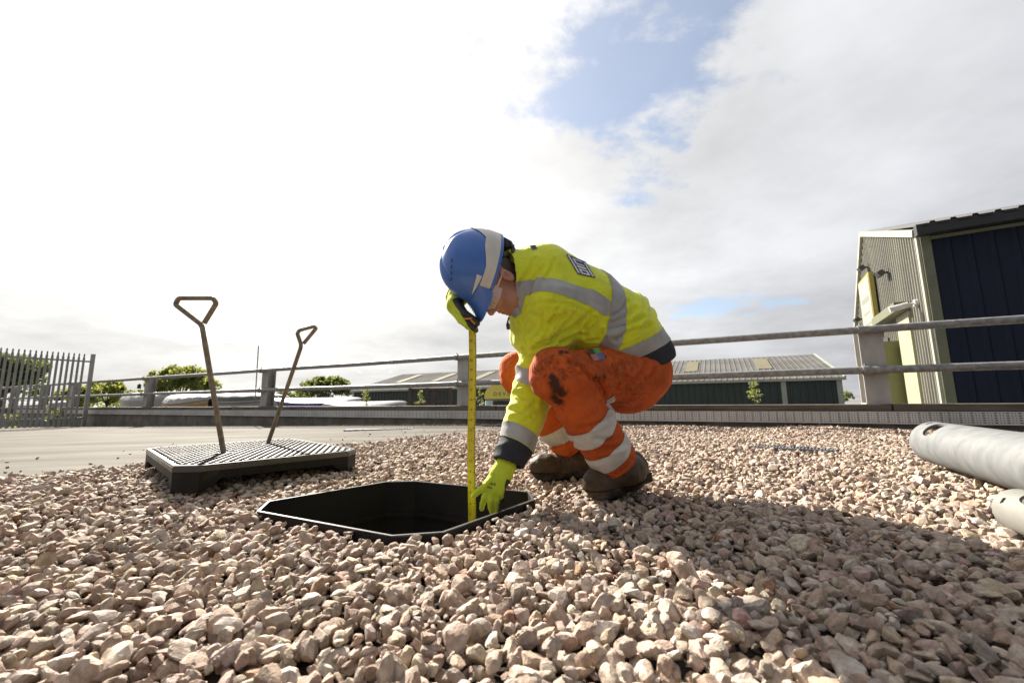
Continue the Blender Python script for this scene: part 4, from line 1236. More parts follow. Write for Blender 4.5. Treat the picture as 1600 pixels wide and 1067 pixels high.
# ================================================================== trees and plants
def leaf_cloud(rng, clumps, n, size, flat=0.5):
    V = np.zeros((n * 4, 3)); 
    ci = rng.integers(0, len(clumps), n)
    C = np.array([c[0] for c in clumps])[ci]; R_ = np.array([c[1] for c in clumps])[ci]
    d = rng.normal(size=(n, 3)); d /= np.linalg.norm(d, axis=1)[:, None]
    r = R_ * rng.uniform(0.25, 1.0, n) ** 0.5
    p = C + d * r[:, None] * np.array([1, 1, 0.8])
    a = rng.normal(size=(n, 3)); a /= np.linalg.norm(a, axis=1)[:, None]
    b = np.cross(a, rng.normal(size=(n, 3))); b /= np.linalg.norm(b, axis=1)[:, None]
    s = size * rng.uniform(0.6, 1.3, n)[:, None]
    V[0::4] = p - a * s; V[1::4] = p + b * s * flat; V[2::4] = p + a * s; V[3::4] = p - b * s * flat
    return V, np.arange(n * 4).reshape(n, 4)
def tree(px, py_base, py_top, halfw_px, Y, label, mat, seed, nleaf=3500, nclump=30, group='trees beyond the yard'):
    rng = np.random.default_rng(seed)
    top = P(px, py_top, Y); zt_ = top.z; hw = halfw_px / FPX * Y
    base = Vector((top.x, top.y, YARD_Z))
    H = zt_ - YARD_Z
    o = empty('tree', base, label, 'tree', group)
    m_ = MB()
    tr = 0.035 * H
    ctr = base + ZUP * (H * 0.35)
    m_.tube([base, base + Vector((0.05 * hw, 0, H * 0.2)), ctr, base + Vector((-0.06 * hw, 0.1, H * 0.6))], [tr, tr * 0.8, tr * 0.6, tr * 0.3], 8)
    clumps = []
    for k in range(nclump):
        an = rng.uniform(0, 2 * math.pi); e = rng.uniform(-0.35, 1.0); rr = math.sqrt(max(0, 1 - e * e * 0.9)) * rng.uniform(0.35, 0.95)
        c = Vector((hw * rr * math.cos(an), hw * rr * math.sin(an), H * 0.62 + e * H * 0.30))
        R_ = hw * rng.uniform(0.13, 0.34)
        c.z = min(c.z, H - R_ * 0.75)
        clumps.append((tuple(c), R_))
        if k < 9:
            q = base + c
            m_.tube([ctr, ctr.lerp(q, 0.5) + ZUP * (0.04 * H), q], [tr * 0.45, tr * 0.28, tr * 0.1], 6)
    m_.build('trunk', M['bark'], o, smooth=True)
    V, F = leaf_cloud(rng, clumps, nleaf, hw * 0.075)
    link('crown', mesh_np('crown', V, F, mat, False), o)
    return o
tree(12, 640, 552, 62, 34, 'broad dark tree behind the palisade fence at the far left', M['leaf2'], 1, 5200, 40)
tree(172, 640, 594, 40, 42, 'bushy yellow-green tree right of the palisade fence', M['leaf1'], 2, 3600)
tree(128, 640, 603, 30, 38, 'small yellow-green tree just behind the end of the palisade fence', M['leaf1'], 9, 2600)
tree(287, 640, 571, 48, 45, 'yellow-green tree behind the taller lifting key', M['leaf1'], 3, 4200, 34)
tree(513, 640, 588, 40, 60, 'round-topped dark green tree left of the green shed', M['leaf2'], 4, 3800)
tree(445, 640, 611, 22, 65, 'small tree behind the shorter lifting key', M['leaf2'], 5, 1800)
tree(478, 640, 604, 26, 72, 'low pale tree between two larger dark trees', M['leaf1'], 6, 1800)
# saplings standing close behind the wall
def sapling(px, py_base, py_top, Y, hw_px, label, seed, n=130):
    rng = np.random.default_rng(seed)
    b = P(px, py_base, Y); t = P(px, py_top, Y); hw = hw_px / FPX * Y
    b = Vector((b.x, b.y, YARD_Z)); H = t.z - YARD_Z; vis = t.z - P(px, py_base, Y).z
    o = empty('sapling', b, label, 'sapling', 'saplings behind the low wall')
    m_ = MB(); m_.tube([b, b + ZUP * (H * 0.6) + Vector((0.02, 0, 0)), b + ZUP * H], [0.022, 0.016, 0.005], 6)
    cl = []
    for k in range(24):
        z = H - vis * rng.uniform(0.02, 1.0) ; an = rng.uniform(0, 6.28); r = hw * rng.uniform(0.2, 1.0) * (0.35 + 0.65 * (H - z) / vis)
        tip = Vector((r * math.cos(an), r * math.sin(an), z + 0.05)); cl.append((tuple(tip), hw * 0.28))
        m_.tube([b + ZUP * (z - 0.08), b + tip], [0.004, 0.002], 5)
    m_.build('stem', M['bark'], o, smooth=True)
    V, F = leaf_cloud(rng, cl, n * 2, hw * 0.13, 0.45)
    link('leaves', mesh_np('leaves', V, F, M['leaf1'], False), o)
sapling(1180, 632, 600, 9.0, 13, 'thin yellow-green sapling in front of the right part of the green shed', 31)
sapling(657, 632, 612, 13.0, 8, 'small sapling growing by the dark storage rack', 32)
sapling(573, 632, 607, 14.0, 9, 'thin sapling at the left corner of the green shed', 33)
sapling(750, 632, 606, 12.5, 8, 'leafy sapling just right of the tape blade, left of the van', 34)
# weeds at the foot of the palisade fence
def weeds():
    rng = np.random.default_rng(3)
    for px, py, h_, lb in ((22, 655, 0.5, 'green weeds at the foot of the palisade fence near the frame edge'), (84, 652, 0.75, 'taller green weeds at the foot of the palisade fence near its end')):
        b = P(px, py, 14.2); b.z = slab_z(max(0, slab_s(b.x, b.y)))
        o = empty('weed_clump', b, lb, 'weeds')
        cl = [((rng.uniform(-0.18, 0.18), rng.uniform(-0.1, 0.1), h_ * rng.uniform(0.15, 0.95)), 0.13) for _ in range(9)]
        m_ = MB()
        for c, _ in cl: m_.tube([b, b + Vector(c)], [0.008, 0.003], 5)
        m_.build('stem', M['bark'], o)
        V, F = leaf_cloud(rng, cl, 170, 0.05, 0.5)
        link('leaves', mesh_np('leaves', V, F, M['leaf1'], False), o)
weeds()
# far woodland on the horizon
def woodland():
    rng = np.random.default_rng(8)
    cl = []
    for k in range(420):
        an = math.radians(rng.uniform(-75, 75)); d = rng.uniform(170, 230)
        cl.append(((d * math.sin(an), d * math.cos(an), YARD_Z + rng.uniform(0.5, 2.8)), rng.uniform(1.6, 3.2)))
    V, F = leaf_cloud(rng, cl, 15000, 0.7, 0.7)
    o = link('distant_woodland', mesh_np('distant_woodland', V, F, M['leaf2'], False))
    tag(o, 'far band of trees on the horizon', 'woodland', kind='stuff')
woodland()
# ================================================================== implicit surfaces (bodies and clothes)
def A3(v): return np.array(v[:], np.float32)
class Grid:
    def __init__(s, lo, hi, h):
        s.lo = np.array(lo, np.float32); s.h = h
        n = np.ceil((np.array(hi) - s.lo) / h).astype(int) + 1
        ax = [s.lo[i] + h * np.arange(n[i], dtype=np.float32) for i in range(3)]
        s.P = np.stack(np.meshgrid(*ax, indexing='ij'), -1)
def cone(Pt, a, b, ra, rb):
    a = A3(a); b = A3(b); ba = b - a
    pa = Pt - a
    t = np.clip((pa @ ba) / ba.dot(ba), 0, 1)
    return np.sqrt(((pa - t[..., None] * ba) ** 2).sum(-1)) - (ra + (rb - ra) * t)
def econe(Pt, a, b, wa, wb, da, db, side):
    """tapered capsule with an oval section: w along 'side', d across it"""
    a = A3(a); b = A3(b); ba = b - a; L2 = ba.dot(ba); ax = ba / math.sqrt(L2)
    sd = A3(side); sd = sd - ax * ax.dot(sd); sd /= np.linalg.norm(sd)
    fd = np.cross(ax, sd)
    pa = Pt - a
    tt = (pa @ ba) / L2
    t = np.clip(tt, 0, 1)
    w = wa + (wb - wa) * t; d = da + (db - da) * t
    over = (tt - t) * math.sqrt(L2)
    u = pa @ sd; v = pa @ fd; m = np.minimum(w, d)
    k = np.sqrt((u / w) ** 2 + (v / d) ** 2 + (over / m) ** 2)
    return (k - 1) * m
def ellip(Pt, c, r, ax=None):
    q = Pt - A3(c)
    if ax is not None:
        q = np.stack([q @ A3(a) for a in ax], -1)
    r = np.array(r, np.float32)
    k0 = np.sqrt(((q / r) ** 2).sum(-1)); k1 = np.sqrt(((q / (r * r)) ** 2).sum(-1)) + 1e-9
    return k0 * (k0 - 1) / k1
def rbox(Pt, c, hs, rr, ax):
    q = np.stack([(Pt - A3(c)) @ A3(a) for a in ax], -1)
    d = np.abs(q) - (np.array(hs, np.float32) - rr)
    return np.sqrt((np.maximum(d, 0) ** 2).sum(-1)) + np.minimum(d.max(-1), 0) - rr
def smin(a, b, k):
    h = np.clip(0.5 + 0.5 * (b - a) / k, 0, 1)
    return b + (a - b) * h - k * h * (1 - h)
def smax(a, b, k): return -smin(-a, -b, k)
def nets(g, D):
    """naive surface nets"""
    s = D < 0
    nx, ny, nz = D.shape
    c = [(i, j, k) for i in (0, 1) for j in (0, 1) for k in (0, 1)]
    sl = lambda A, o: A[o[0]:nx - 1 + o[0], o[1]:ny - 1 + o[1], o[2]:nz - 1 + o[2]]
    cnt = np.zeros((nx - 1, ny - 1, nz - 1), np.int8)
    for o in c: cnt += sl(s, o)
    act = (cnt > 0) & (cnt < 8)
    ids = np.full(act.shape, -1, np.int64)
    ai = np.argwhere(act); n = len(ai)
    ids[act] = np.arange(n)
    acc = np.zeros((n, 3), np.float64); num = np.zeros(n)
    Dc = {o: D[ai[:, 0] + o[0], ai[:, 1] + o[1], ai[:, 2] + o[2]] for o in c}
    for o in c:
        for ax in range(3):
            if o[ax] == 0:
                p = list(o); p[ax] = 1; p = tuple(p)
                a, b = Dc[o], Dc[p]
                m = (a < 0) != (b < 0)
                t = np.where(m, a / np.where(m, a - b, 1), 0)
                pos = np.tile(np.array(o, float), (n, 1)); pos[:, ax] = t
                acc[m] += pos[m]; num[m] += 1
    V = (ai + acc / num[:, None]) * g.h + g.lo
    Q = []
    for ax in range(3):
        u, v = [(1, 2), (2, 0), (0, 1)][ax]
        s0 = [slice(None)] * 3; s1 = [slice(None)] * 3
        s0[ax] = slice(0, -1); s1[ax] = slice(1, None)
        ch = np.argwhere(s[tuple(s0)] != s[tuple(s1)])
        ok = (ch[:, u] > 0) & (ch[:, v] > 0) & (ch[:, u] < D.shape[u] - 1) & (ch[:, v] < D.shape[v] - 1)
        ch = ch[ok]
        inside = s[ch[:, 0], ch[:, 1], ch[:, 2]]
        def cid(du, dv):
            q = ch.copy(); q[:, u] -= du; q[:, v] -= dv
            return ids[q[:, 0], q[:, 1], q[:, 2]]
        q = np.stack([cid(1, 1), cid(0, 1), cid(0, 0), cid(1, 0)], -1)
        q[~inside] = q[~inside][:, ::-1]
        Q.append(q)
    Q = np.concatenate(Q)
    return V, Q
def normals(V, T):
    a, b, c = V[T[:, 0]], V[T[:, 1]], V[T[:, 2]]
    fn = np.cross(b - a, c - a)
    N = np.zeros_like(V)
    for k in range(3): np.add.at(N, T[:, k], fn)
    return N / (np.linalg.norm(N, axis=1)[:, None] + 1e-12)
def relax(V, Q, it=2, f=0.5):
    e = np.concatenate([Q[:, [0, 1]], Q[:, [1, 2]], Q[:, [2, 3]], Q[:, [3, 0]]])
    for _ in range(it):
        S = np.zeros_like(V); C = np.zeros(len(V))
        np.add.at(S, e[:, 0], V[e[:, 1]]); np.add.at(S, e[:, 1], V[e[:, 0]])
        np.add.at(C, e[:, 0], 1); np.add.at(C, e[:, 1], 1)
        V = V * (1 - f) + f * S / C[:, None]
    return V
def tris(Q): return np.concatenate([Q[:, [0, 1, 2]], Q[:, [0, 2, 3]]])
_LAT = np.random.default_rng(77).uniform(-1, 1, (32, 32, 32))
def vnoise(p):
    i = np.floor(p).astype(int); f = p - i; f = f * f * (3 - 2 * f)
    r = 0
    for dx in (0, 1):
        for dy in (0, 1):
            for dz in (0, 1):
                w = (f[:, 0] if dx else 1 - f[:, 0]) * (f[:, 1] if dy else 1 - f[:, 1]) * (f[:, 2] if dz else 1 - f[:, 2])
                r = r + w * _LAT[(i[:, 0] + dx) % 32, (i[:, 1] + dy) % 32, (i[:, 2] + dz) % 32]
    return r
def fbm(p, o=3):
    r = 0; a = 1.0
    for _ in range(o):
        r = r + a * vnoise(p); p = p * 2.03 + 11.3; a *= 0.5
    return r
def poly_d(V, pts):
    d = np.full(len(V), 9.0)
    for a, b in zip(pts[:-1], pts[1:]):
        d = np.minimum(d, cone(V, a, b, 0, 0))
    return d
def crease(V, N, pts, w, depth):
    """a fold line pressed into the cloth, with a raised lip on both sides"""
    d = poly_d(V, pts) / w
    return V - N * (depth * (np.exp(-d * d) - 0.55 * np.exp(-(d - 1.9) ** 2)))[:, None]
def clip(V, T, f):
    """keep f > 0, cutting triangles along f = 0"""
    ins = f > 0
    k = ins[T].sum(1)
    out = [tuple(t) for t in T[k == 3]]
    V = [v for v in V]; cache = {}
    def cut(a, b):
        key = (min(a, b), max(a, b))
        if key not in cache:
            t = f[a] / (f[a] - f[b])
            cache[key] = len(V); V.append(V[a] + (V[b] - V[a]) * t)
        return cache[key]
    for t in T[(k == 1) | (k == 2)]:
        poly = []
        for i in range(3):
            a, b = int(t[i]), int(t[(i + 1) % 3])
            if ins[a]: poly.append(a)
            if ins[a] != ins[b]: poly.append(cut(a, b))
        for i in range(1, len(poly) - 1): out.append((poly[0], poly[i], poly[i + 1]))
    out = np.array(out, int).reshape(-1, 3)
    V = np.array(V)
    used = np.unique(out); mp = np.full(len(V), -1); mp[used] = np.arange(len(used))
    return V[used], mp[out]
def put(name, V, T, mat, parent, off=0.0, smooth=True, label=None, attr=None):
    """mesh in place coordinates, child of parent (all parents of the figure stand at its base, unrotated)"""
    if off:
        V = V + normals(V, T) * off
    base = np.zeros(3); p = parent
    while p is not None:
        base += np.array(p.location[:]); p = p.parent
    o = link(name, mesh_np(name, V - base, T, mat, smooth, attr), parent)
    if label: o['label'] = label
    return o

# ------------------------------------------------------------------ materials of the worker
M['hivis'] = material('hivis_yellow', (0.64, 0.68, 0.008), (0.54, 0.575, 0.007), wrinkle=0.55, wscale=13, rough=0.8, scale=9, bump=0.25, bscale=420, bdist=0.0006, dirt=(0.30, 0.30, 0.03), dscale=9, dlo=0.56, dhi=0.8, damt=0.45, sheen=0.3)
M['hivis_orange'] = material('hivis_orange', (0.50, 0.092, 0.016), (0.38, 0.066, 0.012), wrinkle=0.8, wscale=16, rough=0.85, scale=7, bump=0.3, bscale=380, bdist=0.0006, dirt=(0.16, 0.055, 0.022), dscale=7, dlo=0.53, dhi=0.74, damt=0.5, sheen=0.0, spec=0.25)
def add_soil(m):
    nt = m.node_tree; b = nt.nodes['Principled BSDF']; src = b.inputs['Base Color'].links[0].from_socket
    at = nt.nodes.new('ShaderNodeAttribute'); at.attribute_name = 'soil'
    tc = nt.nodes.new('ShaderNodeTexCoord'); n = nt.nodes.new('ShaderNodeTexNoise'); n.inputs['Scale'].default_value = 55; n.inputs['Detail'].default_value = 8; n.inputs['Roughness'].default_value = 0.7
    nt.links.new(tc.outputs['Object'], n.inputs['Vector'])
    a = nt.nodes.new('ShaderNodeMath'); a.operation = 'MULTIPLY_ADD'; a.inputs[1].default_value = 1.7
    nt.links.new(n.outputs['Fac'], a.inputs[0]); nt.links.new(at.outputs['Fac'], a.inputs[2])
    r = nt.nodes.new('ShaderNodeMapRange'); r.inputs['From Min'].default_value = 1.00; r.inputs['From Max'].default_value = 1.55; r.inputs['To Max'].default_value = 0.95
    nt.links.new(a.outputs[0], r.inputs['Value'])
    mx = nt.nodes.new('ShaderNodeMix'); mx.data_type = 'RGBA'; mx.inputs['B'].default_value = (0.035, 0.016, 0.010, 1)
    nt.links.new(r.outputs[0], mx.inputs['Factor']); nt.links.new(src, mx.inputs['A']); nt.links.new(mx.outputs['Result'], b.inputs['Base Color'])
add_soil(M['hivis_orange'])
M['navy_cloth'] = material('charcoal_cloth', (0.020, 0.022, 0.030), (0.032, 0.033, 0.040), rough=0.75, scale=20, bump=0.3, bscale=300, bdist=0.0006, spec=0.2)
M['reflective'] = material('reflective_tape', (0.34, 0.335, 0.32), (0.25, 0.245, 0.235), rough=0.5, scale=14, bump=0.15, bscale=300, bdist=0.0004, dirt=(0.14, 0.11, 0.08), dscale=10, dlo=0.55, dhi=0.75, damt=0.5)
M['reflective_light'] = material('reflective_tape_trousers', (0.52, 0.50, 0.45), (0.42, 0.40, 0.36), rough=0.5, scale=14, bump=0.15, bscale=300, bdist=0.0004, dirt=(0.30, 0.20, 0.12), dscale=10, dlo=0.55, dhi=0.75, damt=0.5)
M['skin'] = material('skin', (0.44, 0.215, 0.15), (0.34, 0.145, 0.10), rough=0.5, scale=14, bump=0.25, bscale=180, bdist=0.0008, sss=0.25)
M['lips'] = material('lips', (0.40, 0.16, 0.12), (0.33, 0.12, 0.09), rough=0.45, scale=20, sss=0.2)
M['hair'] = material('short_dark_hair', (0.045, 0.032, 0.024), (0.08, 0.058, 0.042), rough=0.7, scale=200, bump=0.6, bscale=300, bdist=0.002)
M['helmet_blue'] = material('helmet_blue', (0.05, 0.145, 0.46), (0.042, 0.125, 0.40), rough=0.33, scale=6, bump=0.05, bscale=40, coat=0.15, dirt=(0.14, 0.19, 0.36), dscale=11, dlo=0.58, dhi=0.72, damt=0.35)
M['helmet_trim'] = material('helmet_white_trim', (0.62, 0.59, 0.52), (0.52, 0.49, 0.43), rough=0.45, scale=12, dirt=(0.3, 0.27, 0.22), dscale=15, dlo=0.6, dhi=0.75, damt=0.4)
M['black'] = material('black_rubber', (0.018, 0.018, 0.019), (0.03, 0.03, 0.03), rough=0.6, scale=20, bump=0.2, bscale=150, bdist=0.001)
M['boot'] = material('brown_boot_leather', (0.060, 0.036, 0.018), (0.030, 0.018, 0.010), rough=0.6, scale=10, bump=0.8, bscale=45, bdist=0.004, spec=0.3, dirt=(0.16, 0.10, 0.055), dscale=10, dlo=0.50, dhi=0.72, damt=0.6)
M['sole'] = material('boot_sole', (0.015, 0.012, 0.010), (0.03, 0.024, 0.018), spec=0.2, rough=0.85, scale=15, bump=0.4, bscale=70, dirt=(0.22, 0.17, 0.12), dscale=8, dlo=0.5, dhi=0.7, damt=0.5)
M['glove'] = material('lime_knit_glove', (0.50, 0.60, 0.03), (0.40, 0.49, 0.02), rough=0.85, scale=18, bump=0.5, bscale=420, bdist=0.0010, dirt=(0.17, 0.17, 0.03), dscale=14, dlo=0.56, dhi=0.75, damt=0.5)
M['navy_print'] = material('navy_print', (0.03, 0.04, 0.10), (0.04, 0.05, 0.12), rough=0.6, scale=20)
M['white_print'] = material('white_print', (0.70, 0.70, 0.70), (0.6, 0.6, 0.6), rough=0.6, scale=20)
def lens_material():
    m = bpy.data.materials.new('clear_lens'); m.use_nodes = True
    b = m.node_tree.nodes['Principled BSDF']
    b.inputs['Base Color'].default_value = (0.95, 0.93, 0.88, 1); b.inputs['Roughness'].default_value = 0.08
    tr = m.node_tree.nodes.new('ShaderNodeBsdfTransparent'); mx = m.node_tree.nodes.new('ShaderNodeMixShader'); mx.inputs[0].default_value = 0.72
    m.node_tree.links.new(b.outputs[0], mx.inputs[1]); m.node_tree.links.new(tr.outputs[0], mx.inputs[2])
    m.node_tree.links.new(mx.outputs[0], m.node_tree.nodes['Material Output'].inputs['Surface'])
    return m
M['lens'] = lens_material()

# ------------------------------------------------------------------ the worker: joints
FW = Vector((-0.92, -0.39, 0)).normalized()          # where he faces
SD = Vector((0.39, -0.92, 0)).normalized()           # his left, the side nearer the camera
hip_l = P(988, 584, 1.60); hip_r = hip_l - SD * 0.27
pelv = (hip_l + hip_r) / 2
knee_l = P(871, 586, 1.385); knee_r = P(812, 583, 1.83)
ank_l = P(972, 738, 1.535); ank_r = P(899, 714, 1.93)
sh_l = P(866, 478, 1.46); sh_r = sh_l - SD * 0.33 + ZUP * 0.10 - FW * 0.03
el_l = P(838, 600, 1.545); wr_l = P(793, 728, 1.455)
el_r = P(722, 432, 1.64); wr_r = P(713, 468, 1.50)
spine = [P(986, 556, 1.68), P(955, 514, 1.64), P(902, 480, 1.60), P(846, 437, 1.56), P(818, 424, 1.525)]
neck_b = P(828, 432, 1.525)
ear = P(792, 429, 1.405)
HF = (FW * 0.38 - ZUP * 0.92).normalized()           # where the face points
HU = (FW * 0.92 + ZUP * 0.38).normalized()           # crown of the head
HC = ear - SD * 0.076 + HF * 0.012 + HU * 0.012      # middle of the head
# tape blade
TAPE_TOP = P(738, 512, 1.46); TAPE_X = (TAPE_TOP.x, TAPE_TOP.y)
base_pt = Vector((pelv.x - 0.15, pelv.y - 0.02, 0.0))

# ---------------- body: one continuous surface (head, neck, trunk, limbs, hands are inside gloves and boots)
def head_field(Q):
    ax = (HF, SD, HU)
    d = ellip(Q, HC - HF * 0.012 + HU * 0.030, (0.098, 0.077, 0.090), ax)                      # skull
    d = smin(d, ellip(Q, HC + HF * 0.040 - HU * 0.045, (0.058, 0.058, 0.075), ax), 0.035)      # face
    d = smin(d, ellip(Q, HC + HF * 0.052 - HU * 0.098, (0.036, 0.040, 0.026), ax), 0.030)      # chin
    for s in (-1, 1):
        d = smin(d, ellip(Q, HC + HF * 0.012 - HU * 0.078 + SD * (0.046 * s), (0.050, 0.022, 0.026), ax), 0.03)   # jaw
        d = smin(d, ellip(Q, HC + HF * 0.068 - HU * 0.028 + SD * (0.040 * s), (0.020, 0.024, 0.018), ax), 0.02)   # cheekbone
        d = smin(d, ellip(Q, HC + HF * 0.084 + HU * 0.022 + SD * (0.030 * s), (0.014, 0.028, 0.010), ax), 0.015)  # brow
        d = smax(d, -ellip(Q, HC + HF * 0.098 + HU * 0.000 + SD * (0.032 * s), (0.016, 0.018, 0.012), ax), 0.012) # eye socket
        d = smin(d, ellip(Q, HC + HF * 0.080 + HU * 0.000 + SD * (0.031 * s), (0.012, 0.014, 0.012), ax), 0.004)  # eyeball and lid
        # ear: a flat dish with a raised helix
        e0 = HC - HF * 0.010 - HU * 0.012 + SD * (0.077 * s)
        ea = (HF, (SD * s + HF * -0.35).normalized(), HU)
        er = ellip(Q, e0, (0.021, 0.010, 0.033), ea)
        er = smax(er, -ellip(Q, e0 + SD * (0.010 * s) + HF * 0.003, (0.011, 0.009, 0.019), ea), 0.006)
        d = smin(d, er, 0.006)
    d = smin(d, cone(Q, HC + HF * 0.090 + HU * 0.012, HC + HF * 0.114 - HU * 0.030, 0.009, 0.013), 0.014)         # nose
    for s in (-1, 1):
        d = smin(d, ellip(Q, HC + HF * 0.102 - HU * 0.036 + SD * (0.012 * s), (0.011, 0.009, 0.008), ax), 0.007)
    d = smin(d, ellip(Q, HC + HF * 0.092 - HU * 0.062, (0.010, 0.024, 0.006), ax), 0.006)      # lips
    d = smin(d, ellip(Q, HC + HF * 0.089 - HU * 0.074, (0.010, 0.021, 0.006), ax), 0.006)
    d = smax(d, -ellip(Q, HC + HF * 0.102 - HU * 0.068, (0.012, 0.026, 0.0022), ax), 0.003)
    return d
def body_field(Q, head=True):
    d = econe(Q, spine[0], spine[2], 0.14, 0.13, 0.10, 0.095, SD)
    d = smin(d, econe(Q, spine[2], spine[3], 0.13, 0.13, 0.095, 0.075, SD), 0.04)
    d = smin(d, cone(Q, sh_l - ZUP * 0.02, sh_r - ZUP * 0.03, 0.048, 0.048), 0.03)
    d = smin(d, cone(Q, spine[3], HC - HU * 0.05 - HF * 0.03, 0.075, 0.056), 0.04)
    for h, k, a in ((hip_l, knee_l, ank_l), (hip_r, knee_r, ank_r)):
        d = smin(d, cone(Q, h, k, 0.085, 0.058), 0.04)
        d = smin(d, cone(Q, k, a, 0.056, 0.036), 0.02)
    for s_, e, w in ((sh_l, el_l, wr_l), (sh_r, el_r, wr_r)):
        d = smin(d, cone(Q, s_, e, 0.050, 0.040), 0.03)
        d = smin(d, cone(Q, e, w, 0.040, 0.029), 0.02)
    if head:
        d = smin(d, head_field(Q), 0.015)
    return d
def person_body():
    allp = [hip_l, hip_r, knee_l, knee_r, ank_l, ank_r, sh_l, sh_r, el_l, el_r, wr_l, wr_r, HC + HU * 0.1]
    lo = np.min([A3(p) for p in allp], 0) - 0.14; hi = np.max([A3(p) for p in allp], 0) + 0.14
    g = Grid(lo, hi, 0.012)
    V, Q = nets(g, body_field(g.P))
    # finer surface round the head, joined along a neat seam inside the collar
    return V, Q
def head_mesh():
    lo = A3(HC) - 0.20; hi = A3(HC) + 0.20
    g = Grid(lo, hi, 0.0034)
    D = smin(head_field(g.P), cone(g.P, spine[3], HC - HU * 0.05 - HF * 0.03, 0.075, 0.056), 0.03)
    V, Q = nets(g, D)
    return relax(V, Q, 2, 0.4), Q
def build_body():
    V1, Q1 = person_body(); V1 = relax(V1, Q1, 1)
    V2, Q2 = head_mesh()
    hc = A3(HC - HU * 0.09 - HF * 0.05); hu = A3((HC - neck_b).normalized())
    T1 = tris(Q1); T2 = tris(Q2)
    f1 = -((V1 - hc) @ hu); f1 = np.maximum(f1, np.linalg.norm(V1 - A3(HC), axis=1) - 0.19)
    V1, T1 = clip(V1, T1, f1)
    f2 = (V2 - hc) @ hu + 0.012
    V2, T2 = clip(V2, T2, f2)
    V = np.concatenate([V1, V2]); T = np.concatenate([T1, T2 + len(V1)])
    me = mesh_np('person', V - A3(base_pt), T, M['skin'], True)
    o = link('person', me, None, base_pt)
    return o, V2, T2
worker, HV, HT = build_body()
tag(worker, 'crouching worker in yellow hi-vis jacket, orange trousers and blue helmet measuring the open manhole', 'person')
# close-cropped hair on nape and temples
rel = HV - A3(HC)
hf_, hu_, hs_ = rel @ A3(HF), rel @ A3(HU), rel @ A3(SD)
hair_f = np.minimum.reduce([0.006 - hf_ - 0.25 * np.abs(hu_ - 0.02), hu_ + 0.075 + 0.0 * hf_, np.where((np.abs(hs_) > 0.074) & (hf_ > -0.04) & (hf_ < 0.016) & (hu_ < 0.024), -0.004, 0.02)])
hv, ht = clip(HV, HT, hair_f)
put('hair', hv, ht, M['hair'], worker, 0.0025)

# ---------------- trousers
def leg_fields(Q):
    th_l = cone(Q, hip_l, knee_l + (knee_l - hip_l).normalized() * 0.006, 0.120, 0.080)
    th_r = cone(Q, hip_r, knee_r, 0.125, 0.088)
    def shin(k, a, r0, r1):
        e = a + (k - a).normalized() * 0.015
        return cone(Q, k, e, r0, r1)
    s_l = shin(knee_l, ank_l, 0.078, 0.086); s_r = shin(knee_r, ank_r, 0.080, 0.078)
    return th_l, th_r, s_l, s_r
seat = P(990, 586, 1.70)
def trouser_field(Q):
    th_l, th_r, s_l, s_r = leg_fields(Q)
    d = smin(th_l, th_r, 0.05)
    d = smin(d, ellip(Q, seat - SD * 0.03, (0.150, 0.190, 0.130), (FW, SD, ZUP)), 0.05)
    d = smin(d, econe(Q, pelv - FW * 0.04, spine[0], 0.18, 0.165, 0.13, 0.125, SD), 0.05)
    d = smin(d, s_l, 0.022); d = smin(d, s_r, 0.022)
    d = smin(d, ellip(Q, knee_l, (0.086, 0.086, 0.086)), 0.03); d = smin(d, ellip(Q, knee_r, (0.089, 0.089, 0.089)), 0.03)
    # hollow at the trouser hems
    return d
